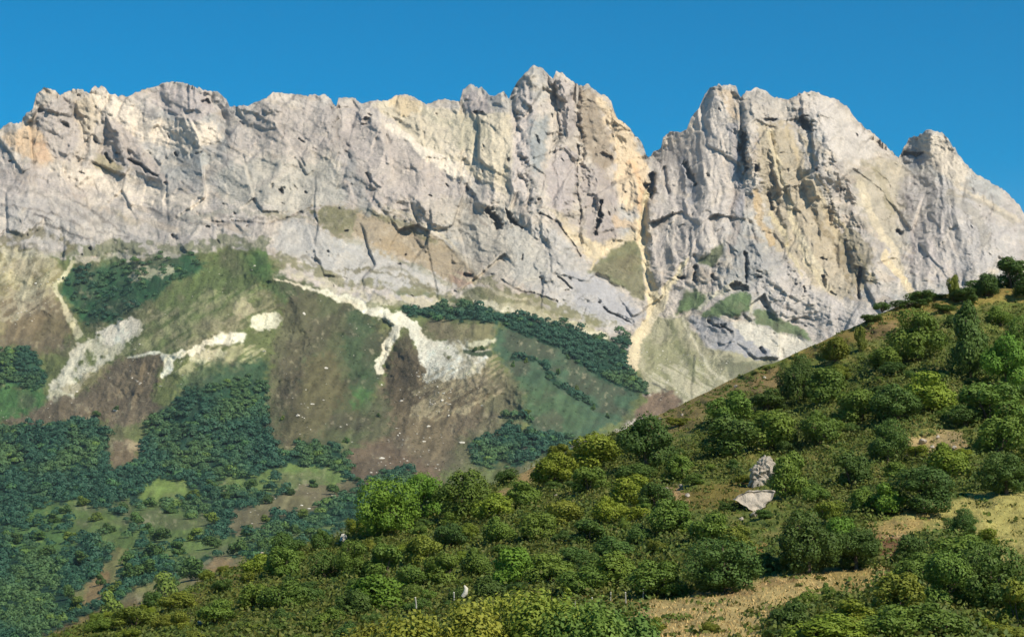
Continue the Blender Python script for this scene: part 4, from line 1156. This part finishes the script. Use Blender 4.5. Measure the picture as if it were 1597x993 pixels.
# dry grass on the clearings
ng = 30000
uu = r.uniform(900, 1640, ng); cc = crest(uu); vv = cc + (1040 - cc) * r.random(ng)
okk = samp(bm, uu, vv) < .3
uu, vv = uu[okk], vv[okk]
yy = Ynear(uu, vv); px, py, pz = P(uu, vv, yy)
c = np.stack([px, py, pz], -1)
tip = c + np.stack([r.normal(size=len(c)) * .07, r.normal(size=len(c)) * .07, r.uniform(.05, .16, len(c))], -1)
sd_ = np.stack([np.full(len(c), .035), r.normal(size=len(c)) * .02, np.zeros(len(c))], -1)
v = np.stack([c - sd_, c + sd_, tip + sd_ * .3, tip - sd_ * .3], 1).reshape(-1, 3)
gcol = samp(ncol, uu, vv)[:, None, :] * r.uniform(.7, 1.2, (len(c), 1, 1)) * 1.1
M_STRAW = leaf_mat('dry_grass', (.9, .9, .9), (1.1, 1.1, 1.1), True)
o = mesh_np('dry_grass', v, quads_of(len(v)), M_STRAW, colors=np.repeat(gcol, 4, 1).reshape(-1, 3))
tag(o, 'straw-coloured dry grass standing on the mown clearings', 'grass', None, 'stuff')

# ------------------------------------------------------------------ far woods
r = np.random.default_rng(31)


def far_trees(us, vs_, wid, col3, kq=110, flat=.62):
    """crowns of leaf clumps standing on the far ground; one array of quads"""
    yy = Yfar(us, vs_); x, y, z = P(us, vs_, yy)
    n = len(us)
    w = wid * yy / FPX; h = w * flat * r.uniform(.8, 1.2, n)
    d = unit(r.normal(size=(n, kq, 3)))
    d[..., 2] = np.abs(d[..., 2]) * 1.0 - .15
    lump = 1 + .25 * np.sin(d[..., 0] * 5 + r.uniform(0, 6, (n, 1))) * np.sin(d[..., 1] * 5 + r.uniform(0, 6, (n, 1)))
    c = np.stack([x, y, z], -1)[:, None] + d * np.stack([w * .5, w * .5, h * .62], -1)[:, None] * (lump * r.uniform(.75, 1.05, (n, kq)))[..., None]
    c[..., 2] += (h * .38)[:, None]
    nr = unit(d + r.normal(size=d.shape) * .25)
    s = np.repeat(w * .15, kq)
    v = leaf_quads(c.reshape(-1, 3), nr.reshape(-1, 3), 1.0, r)
    v = v.reshape(-1, 4, 3); cc_ = c.reshape(-1, 1, 3)
    v = cc_ + (v - cc_) * s[:, None, None]
    return v.reshape(-1, 3), np.repeat(col3, kq * 4, 0)


stepx, stepy = 7.0, 4.2
GX, GY = np.meshgrid(np.arange(-60, 1060, stepx), np.arange(395, 1030, stepy))
GX = (GX + r.uniform(-3, 3, GX.shape)).ravel(); GY = (GY + r.uniform(-2, 2, GY.shape)).ravel()
wv = samp(wood, GX, GY)
cutn = samp(fbm(gx / 22, gy / 14, 3, 66), GX, GY)
keep = (r.random(len(GX)) < wv * 1.05) & (wv > .12) & ((cutn > .34) | (wv < .5)) & (GY < crest(GX) + 30) & (GY > LINE1[0][1])
GX, GY = GX[keep], GY[keep]
big = samp(fbm(gx / 60, gy / 40, 3, 77), GX, GY)[:, None]
cw = np.array([.038, .105, .058]) * (1 - np.clip((big - .47) * 5, 0, 1)) + np.array([.085, .16, .055]) * np.clip((big - .47) * 5, 0, 1)  # leaf greens that carry some of the haze's teal in their colour
cw = cw * r.uniform(.85, 1.15, (len(GX), 1)) * 1.0
yel = (r.random(len(GX)) < .06)[:, None]
cw = np.where(yel, cw * np.array([1.7, 1.45, .9]), cw)
wid = 8 + 13 * r.random(len(GX)) ** 1.4 * np.where(GY > 800, 1.15, 1.0) * np.where(GY < 640, np.where(GX > 615, .8, .5), 1.0)
regs = [('wood', 'dark green broadleaf wood filling the valley at lower left', (GY >= 640) & (GX < 700)),
        ('wood', 'dark belt of trees slanting below the scree at the foot of the cliffs', (GY < 640) & (GX > 615)),
        ('wood', 'small dark blue-green wood behind the brow of the near hill', (GY >= 640) & (GX >= 700)),
        ('wood', 'shady scrub wood on the green hollow and flank of the left foothills', (GY < 640) & (GX <= 615))]
for nm, lb, m in regs:
    v, c = far_trees(GX[m], GY[m], wid[m], cw[m])
    o = mesh_np(nm, v, quads_of(len(v)), M_WOOD, colors=c)
    tag(o, lb, 'wood', None, 'stuff')
    print(nm, m.sum())

# heath and low scrub dotted over the open foothills
nh = 5200
uu = r.uniform(-40, 1060, nh); vv = r.uniform(395, 760, nh)
okk = (samp(rockb, uu, vv) < .25) & (samp(wood, uu, vv) < .15) & (vv < crest(uu)) & (samp(patchl, uu, vv) > .47)
uu, vv = uu[okk], vv[okk]
hc = samp(col, uu, vv) * r.uniform(.6, 1.05, (len(uu), 1)) * np.array([.88, 1.0, .85])
v, c = far_trees(uu, vv, r.uniform(2.2, 6, len(uu)), hc, 22, .55)
o = mesh_np('heath_scrub', v, quads_of(len(v)), M_WOOD, colors=c)
tag(o, 'low heath and scrub dotted over the open foothill slopes', 'scrub', None, 'stuff')
# pale stones strewn below the scree
bm_ = __import__('bmesh').new(); __import__('bmesh').ops.create_icosphere(bm_, subdivisions=1, radius=1)
iv = np.array([v_.co[:] for v_ in bm_.verts]); it_ = np.array([[q_.index for q_ in f_.verts] for f_ in bm_.faces]); bm_.free()
st_ = np.array(STONES); yy = Yfar(st_[:, 0], st_[:, 1]); px, py, pz = P(st_[:, 0], st_[:, 1], yy)
k_ = len(st_); rad = st_[:, 2] * yy / FPX * .9
V_ = iv[None] * r.uniform(.6, 1.25, (k_, len(iv), 1)) * (rad[:, None] * np.stack([r.uniform(.9, 1.7, k_), np.ones(k_), r.uniform(.5, .9, k_)], -1))[:, None]
V_ += np.stack([px, py, pz], -1)[:, None]
F_ = it_[None] + (np.arange(k_) * len(iv))[:, None, None]
M_FARSTONE = simple_mat('scattered_limestone', (.55, .52, .44), .2, .3)
o = mesh_np('scattered_stones', V_.reshape(-1, 3), F_.reshape(-1, 3), M_FARSTONE)
tag(o, 'pale stones strewn over the brown slopes below the scree', 'stones', None, 'stuff')

# single trees one can tell apart on and beside the valley meadows
VT = [(262,930,44,36),(180,925,28,18),(175,968,44,44),(157,912,18,16),(205,906,30,26),(300,905,44,34),(330,905,34,16),(268,915,24,14),(120,955,24,24),(105,935,20,22),(225,900,36,26),(370,865,34,24),(412,858,26,18),(440,850,26,18),
      (250,845,34,20),(215,815,26,16),(190,800,26,16),(130,788,24,14),(85,815,24,14),(110,845,24,15),(60,842,24,14),(170,830,22,14),(228,832,24,16),(305,842,26,18),(328,818,26,18),(300,780,26,16),(232,790,24,14),(265,800,22,12),(350,782,24,14),(392,762,22,14),
      (330,760,20,12),(418,785,22,14),(452,772,20,12),(490,760,20,12),(520,770,22,14),(470,808,22,14),(415,815,20,12),(385,835,24,16),(480,842,28,18),(455,835,26,16),(150,812,22,13),(100,800,22,12),(50,820,24,14),(25,848,26,16),(75,870,30,18),(130,880,30,20),(200,880,26,20),(240,870,34,22),(280,865,34,20),(330,855,30,18),
      (740,548,9,7),(752,546,9,7),(800,572,7,9),(820,566,7,8),(870,585,8,10),(900,610,8,9),(925,640,8,9),(948,652,8,8),(885,560,7,7),(822,648,16,9),(560,752,14,8),(500,700,14,9),(540,690,12,8),(120,660,14,9),(150,650,14,9),(180,640,12,7),(590,650,8,6),(465,690,12,8),(440,655,9,7)]
ME_FAR = []
for i in range(5):
    v = crown_verts(700 + i, 1100, .085, 'dome', 11)
    tvv, tff = tube([(0, 0, -.1), (0, 0, .2), (0.02, 0, .5)], [.05, .04, .02])
    ME_FAR.append(proto('far_tree', v, quads_of(len(v)), M_LEAF))
vt = []
for i, (u, vv_, w, h) in enumerate(VT):
    y = float(Yfar(np.array([u]), np.array([vv_]))[0]); x, y, z = (float(a) for a in P(u, vv_, y))
    o = bpy.data.objects.new('tree', ME_FAR[i % 5]); C.objects.link(o)
    o.location = (x, y, z - .03 * h * y / FPX); s = y / FPX
    o.scale = (w * s, w * s, h * s * 1.1); o.rotation_euler = (0, 0, i * 1.7)
    rr = random.Random(i); kq_ = rr.uniform(.8, 1.3); t = (.42, .66, .85) if rr.random() < .75 else (.7, .85, .7)
    o.color = (t[0] * kq_, t[1] * kq_, t[2] * kq_, 1)
    o['category'] = 'tree'; o['group'] = 'trees scattered on the valley meadows'
    vt.append((o, u, vv_, 'dark green' if t[0] < .5 else 'lighter green', 'tree', w, h))
# ------------------------------------------------------------------ stones, posts, the near bushes
import bmesh


def boulder_bm(seed, sub=3, planes=14, rough=.06):
    r = np.random.default_rng(seed)
    bm_ = bmesh.new(); bmesh.ops.create_icosphere(bm_, subdivisions=sub, radius=1)
    co = np.array([v.co[:] for v in bm_.verts])
    n = unit(r.normal(size=(planes, 3))); h = r.uniform(.55, .95, planes)
    dd = co @ n.T
    rad = np.where(dd > .05, h / np.maximum(dd, .05), 9).min(1); rad = np.minimum(rad, 1.15)
    rad *= 1 + (vnoise(co[:, 0] * 3 + seed, co[:, 2] * 3 + co[:, 1] * 2, 5) - .5) * rough * 4
    for v, k in zip(bm_.verts, rad): v.co *= float(k)
    return bm_


def rock(u, v, w, h, label, seed, mat=None, cat='rock', name='boulder', lumps=None, group=None, Y=None, sy=.8):
    y = float(Ynear(u, v)) if Y is None else Y
    x, y, z = (float(a) for a in P(u, v, y)); s = y / FPX
    me = bpy.data.meshes.new(name); bm_ = bmesh.new()
    for (du, dv, lw, lh) in (lumps or [(0, 0, w, h)]):
        b = boulder_bm(seed, 4 if lumps else 3, 16, .14 if lumps else .06); seed += 1
        tmp = bpy.data.meshes.new('t'); 
        for q_ in b.verts:
            q_.co = (q_.co.x * lw * s * .5 + du * s, q_.co.y * max(lw, lh) * s * .5 * sy, q_.co.z * lh * s * .5 + (-dv + lh * .36) * s)
        b.to_mesh(tmp); b.free(); bm_.from_mesh(tmp); bpy.data.meshes.remove(tmp)
    bm_.to_mesh(me); bm_.free(); me.materials.append(mat or M_STONE)
    o = bpy.data.objects.new(name, me); C.objects.link(o); o.location = (x, y, z)
    return tag(o, label, cat, group)


rock(1187, 756, 36, 46, 'tall lumpy cream outcrop beside a dark bush, above the slanted slab', 1, name='rock_outcrop', lumps=[(-3, 2, 38, 30), (4, -10, 32, 30), (-6, -10, 26, 28), (8, -22, 24, 26), (3, -20, 20, 30), (12, -4, 20, 30), (13, -34, 9, 12)])
# the slanted slab: an outline with real thickness, leaning back into the slope
ol = [(1144,778),(1156,770),(1169,765),(1190,764),(1208,766),(1203,777),(1192,789),(1178,798),(1170,795),(1160,787)]
ys = float(Ynear(1176, 796))
bm_ = bmesh.new(); rings = []
for k, (dy, sc_) in enumerate([(-.35, .82), (-.55, .94), (-.35, 1.0), (.9, 1.0), (1.5, .85)]):
    ring = []
    for (a, b) in ol:
        a2 = 1176 + (a - 1176) * sc_; b2 = 781 + (b - 781) * sc_
        lean = (798 - b2) / 34 * 1.3
        ring.append(bm_.verts.new([float(q_) for q_ in P(a2, b2, ys + dy + lean + random.uniform(-.06, .06))]))
    rings.append(ring)
for r0_, r1_ in zip(rings[:-1], rings[1:]):
    for i in range(len(ol)):
        bm_.faces.new((r0_[i], r0_[(i + 1) % len(ol)], r1_[(i + 1) % len(ol)], r1_[i]))
bm_.faces.new(rings[0]); bm_.faces.new(rings[-1][::-1])
bmesh.ops.recalc_face_normals(bm_, faces=bm_.faces)
bmesh.ops.triangulate(bm_, faces=bm_.faces); bmesh.ops.subdivide_edges(bm_, edges=bm_.edges, cuts=3, use_grid_fill=True)
for q_ in bm_.verts:
    n3 = [float(fbm(np.array([q_.co.x * 1.7 + a * 9]), np.array([q_.co.z * 1.7 + q_.co.y * .8]), 3, 40 + a)[0]) - .5 for a in range(3)]
    q_.co += Vector(n3) * .38
me = bpy.data.meshes.new('rock_slab'); bm_.to_mesh(me); bm_.free(); me.materials.append(M_STONE)
o = bpy.data.objects.new('rock_slab', me); C.objects.link(o)
tag(o, 'flat pale slanted slab of rock, wedge shaped, below the lumpy outcrop', 'rock')
rock(1176, 806, 14, 10, 'small pale stone just under the tip of the slanted slab', 20)
rock(1157, 812, 9, 7, 'smallest pale stone downhill left of the slanted slab', 21)
rock(1262, 765, 14, 12, 'pale stone with a second lump, right of the outcrop between shrubs', 23, lumps=[(-4, 0, 9, 9), (5, -3, 10, 10)])
rock(1245, 767, 7, 6, 'little buff stone left of the two-lumped stone', 26)
rock(1002, 849, 22, 16, 'rounded buff boulder between shrubs left of the hay field bushes', 27)
rock(984, 858, 12, 9, 'small pale stone touching the lower left of the rounded buff boulder', 28)
rock(1039, 766, 12, 9, 'brightest stone of the bare patch left of the outcrop', 30)
rock(1062, 760, 8, 7, 'pale stone at the top right of the bare patch', 31)
rock(1072, 775, 9, 7, 'buff stone low on the right of the bare patch', 32)
rock(1048, 780, 7, 6, 'tiny stone at the bottom of the bare patch', 33)
rock(1046, 747, 7, 6, 'lone pale stone on grass above the bare patch', 34)
rock(1094, 887, 10, 8, 'pale stone under dark bushes above the hay field', 36)
rock(1438, 692, 16, 10, 'widest cream stone in the stony scar on the right slope', 40)
rock(1463, 684, 9, 8, 'upper pale stone in the stony scar on the right slope', 41)
rock(1416, 712, 12, 8, 'pale stone at the lower left end of the stony scar', 42)
rock(1489, 700, 9, 8, 'yellowish stone at the right end of the stony scar', 43)
rock(1454, 698, 8, 6, 'small buff stone in the middle of the stony scar', 44)
rock(1208, 637, 14, 7, 'low flat pale stone right of the crest path between dark bushes', 46)
rock(1188, 653, 11, 8, 'whitish stone just below the low flat pale stone', 47)
rock(1382, 586, 10, 5, 'small yellowish stone in grass left of the tall dark tree', 48)
rock(1064, 648, 5, 5, 'small pale stone on the reddish crest bank', 49)
rock(1030, 655, 8, 6, 'yellow-white stone at the left end of the crest bank', 50)
rock(1148, 604, 8, 5, 'pale stone among grass on the crest bank, second from the dark tree', 51)
rock(1192, 590, 6, 5, 'pale stone on the crest bank nearest the dark tree', 52)
rock(870, 776, 12, 7, 'single white stone in scrub right of the sandy path', 53)
rock(537, 846, 13, 18, 'upright white stone on the brow left of the big green tree', 55, M_PALE)
rock(530, 850, 8, 8, 'small white stone leaning at the foot of the upright white stone', 56, M_PALE)
rock(505, 896, 20, 16, 'whitish rock with a pointed top in the bare spot on the bank', 57, M_PALE, lumps=[(-3, 0, 14, 12), (5, -8, 8, 12)])
rock(443, 852, 8, 10, 'cream stone on the brow, left one of two beside the valley wood', 58)
rock(455, 862, 9, 10, 'cream stone on the brow, right one of two beside the valley wood', 59)
rock(237, 962, 18, 14, 'white triangular stone below a dark bush at lower left', 60, M_PALE)
rock(279, 973, 12, 7, 'pale low stone right of the white triangular stone', 61)
rock(312, 978, 9, 14, 'thin upright buff stone in brown scrub at lower left', 62)
rock(308, 990, 16, 9, 'yellowish stone at the foot of the thin upright buff stone', 63)
rock(378, 990, 16, 10, 'pale stone half hidden in scrub at the bottom left edge', 64)
rock(408, 864, 9, 5, 'flat cream stone on the brow farthest left by the terrace', 65)
# the white stone standing in the bushes: a leaning, slightly curved pillar
ysn = 100.0
vv_, ff_ = tube([tuple(float(a) for a in P(721, 930, ysn)), tuple(float(a) for a in P(726, 924, ysn)), tuple(float(a) for a in P(727, 917, ysn)), tuple(float(a) for a in P(724, 912, ysn))], [.10, .13, .11, .03], 8)
o = mesh_np('standing_stone', vv_, ff_, M_PALE, smooth=True)
tag(o, 'bright white curved upright stone against a dark gap in the bushes', 'stone')

# short pale posts along the lower edge of the scrub
def post(u, v, h, label, i):
    y = 97.0 if u < 850 else float(Ynear(u, v)) - 1
    x, y, z = (float(a) for a in P(u, v, y)); s = y / FPX
    hh = h * s
    vv2, ff2 = tube([(0, 0, -.1), (0.005, 0, hh * .5), (.012 * (i % 3 - 1), 0, hh)], [.042, .038, .034], 7)
    e = bpy.data.objects.new('fence_post', None); C.objects.link(e); e.location = (x, y, z); e.rotation_euler = (.03 * (i % 3 - 1), .05 * (i % 4 - 1.5), i)
    mesh_np('stake', vv2, ff2, M_POST, e, smooth=True)
    cv, cf = tube([(0.012 * (i % 3 - 1), 0, hh - .002), (.012 * (i % 3 - 1), 0, hh + .05)], [.052, .02], 7)
    mesh_np('cap', cv, cf, M_PALE, e, smooth=True)
    tag(e, label, 'post', 'short pale posts below the scrub')


post(649, 945, 13, 'thin pale post standing alone in scrub, farthest left of the posts', 0)
post(708, 932, 8, 'short post left of the bright white curved stone', 1)
post(897, 950, 13, 'pale post where the leafy near bush ends on the right', 2)
post(924, 944, 12, 'pale post in dry grass, second left of the hay field', 3)
post(952, 938, 14, 'brightest pale post under the dark scrub left of the hay field', 4)
post(976, 940, 16, 'greyish post just left of the hay field corner', 5)
post(1003, 932, 13, 'pale post at the upper left corner of the hay field', 6)

# leafy bushes close to the camera along the lower edge
M_NEARLEAF = leaf_mat('young_leaves', (.13, .17, .025), (.29, .31, .055))
NB = [(592, 978, 38, 3.0, (1.05, .9, .75), 'yellowish leafy bush, lowest and farthest left along the bottom edge'),
      (655, 966, 36, 2.8, (1.1, 1.0, .75), 'yellow-tinged leafy bush, second from the left along the bottom edge'),
      (722, 948, 37, 2.6, (1.15, 1.05, .8), 'yellow-leaved bush just below the white curved stone'),
      (786, 932, 38, 2.5, (1.1, 1.1, .8), 'tallest yellow-green leafy bush at the bottom centre'),
      (852, 932, 37, 2.5, (.95, 1.05, .8), 'bright green and yellow bush right of the tallest leafy bush'),
      (912, 950, 36, 2.4, (.62, .85, .8), 'greener leafy bush below the pale posts at the bottom edge'),
      (962, 966, 38, 2.0, (.45, .7, .8), 'dark green low bush at the left corner of the hay field bottom')]
for i, (u, vt_, y, w, t, lb) in enumerate(NB):
    x, y, z = (float(a) for a in P(u, vt_, y))
    zg = -5.2 - .0 * i; h = z - zg
    rg = np.random.default_rng(500 + i)
    v = crown_verts(520 + i, 24000, 1.0, 'dome', 18, .2)
    v = v.reshape(-1, 4, 3); cc_ = v.mean(1, keepdims=True)
    cc2 = cc_ * np.array([w, w, h])
    v = cc2 + (v - cc_) * .062
    # shoots of the year standing out of the top
    sh = []
    for k in range(46):
        a = rg.uniform(0, 6.28); R = abs(rg.normal()) * .26 * w; p0 = np.array([R * math.cos(a), R * math.sin(a), h * (.97 - (R / w) ** 2 * 1.6) - .1])
        L = rg.uniform(.1, .38); d = unit(np.array([rg.normal() * .25, rg.normal() * .25, 1.0]))
        m = int(L / .018)
        c = p0 + d * np.linspace(0, L, m)[:, None] + rg.normal(size=(m, 3)) * .022
        sh.append(leaf_quads(c, unit(rg.normal(size=(m, 3)) + np.array([.3, -.6, .5])), .06, rg).reshape(-1, 4, 3))
    v = np.concatenate([v] + sh).reshape(-1, 3)
    e = bpy.data.objects.new('leafy_bush', None); C.objects.link(e); e.location = (x, y, zg)
    cr = mesh_np('crown', v, quads_of(len(v)), M_NEARLEAF, e); cr.color = (*t, 1)
    st_ = bpy.data.objects.new('stem', STEMS); C.objects.link(st_); st_.parent = e; st_.scale = (w, w, h)
    tag(e, lb, 'bush', 'leafy bushes along the bottom edge')

# ------------------------------------------------------------------ labels: each plant is found from the nearest landmark
LM = [('the tall dark tree near the crest', 1512, 545), ('the slanted pale slab', 1176, 782), ('the lumpy cream outcrop', 1187, 735), ('the upper corner of the hay field', 1020, 935), ('the middle of the hay field', 1180, 950),
      ('the narrow track gap', 1392, 852), ('the upper right pasture', 1530, 800), ('the big bright green tree', 602, 800), ('the dark round skyline tree', 1008, 695), ('the sandy path on the brow', 790, 765),
      ('the stony scar', 1450, 695), ('the white curved stone', 724, 918), ('the pointed whitish rock', 505, 890), ('the white triangular stone', 237, 955), ('the bare stony patch', 1045, 768), ('the rounded buff boulder', 1002, 842),
      ('the low flat crest stone', 1208, 634), ('the right end of the crest', 1590, 450), ('the reddish crest bank', 1120, 612), ('the single white scrub stone', 870, 773), ('the hayfield edge tree', 1128, 880), ('the whitish brow stones', 449, 856),
      ('the bottom right corner', 1597, 993), ('the tiny yellowish crest stone', 1382, 584), ('the buff bank at lower left', 310, 975), ('the bottom edge by the dry bank', 575, 990)]
LV = [('the tan meadow strip', 150, 910), ('the round upper meadow', 258, 768), ('the pale terrace field', 250, 912), ('the left meadow patches', 120, 802), ('the stony brown rise', 450, 795), ('the middle valley meadows', 250, 828),
      ('the green bowl under the tree belt', 880, 610), ('the pale scree fan', 730, 550), ('the brown heath slope', 620, 700), ('the small wood behind the brow', 820, 690), ('the red-brown spur foot', 150, 635), ('the brow terrace', 400, 850)]
ORD = ['nearest', 'second', 'third', 'fourth', 'fifth', 'sixth', 'seventh', 'eighth', 'ninth', 'tenth', 'eleventh', 'twelfth', 'thirteenth', 'fourteenth', 'fifteenth', 'sixteenth', 'seventeenth', 'eighteenth', 'nineteenth', 'twentieth']


def label_all(items, marks):
    bk = {}
    for it in items:
        o, u, v, tone, kind, w, h = it
        L = min(marks, key=lambda m: (m[1] - u) ** 2 + ((m[2] - v + h * .4) * 1.4) ** 2)
        dx = u - L[1]; dy = v - h * .4 - L[2]
        dr = ('right of' if dx > 0 else 'left of') if abs(dx) > 1.2 * abs(dy) else ('downhill from' if dy > 0 else 'uphill from')
        bk.setdefault((L[0], dr, tone, kind), []).append((dx * dx + dy * dy, it))
    for (ln, dr, tone, kind), lst in bk.items():
        lst.sort(key=lambda a: a[0])
        for i, (_, it) in enumerate(lst):
            if i == 0 and len(lst) == 1: it[0]['label'] = f"{tone} {kind}, the only one {dr} {ln}"
            else: it[0]['label'] = f"{tone} {kind}, {ORD[i]} one {dr} {ln}".replace('nearest one', 'nearest')


label_all(plants, LM)
label_all(vt, LV)
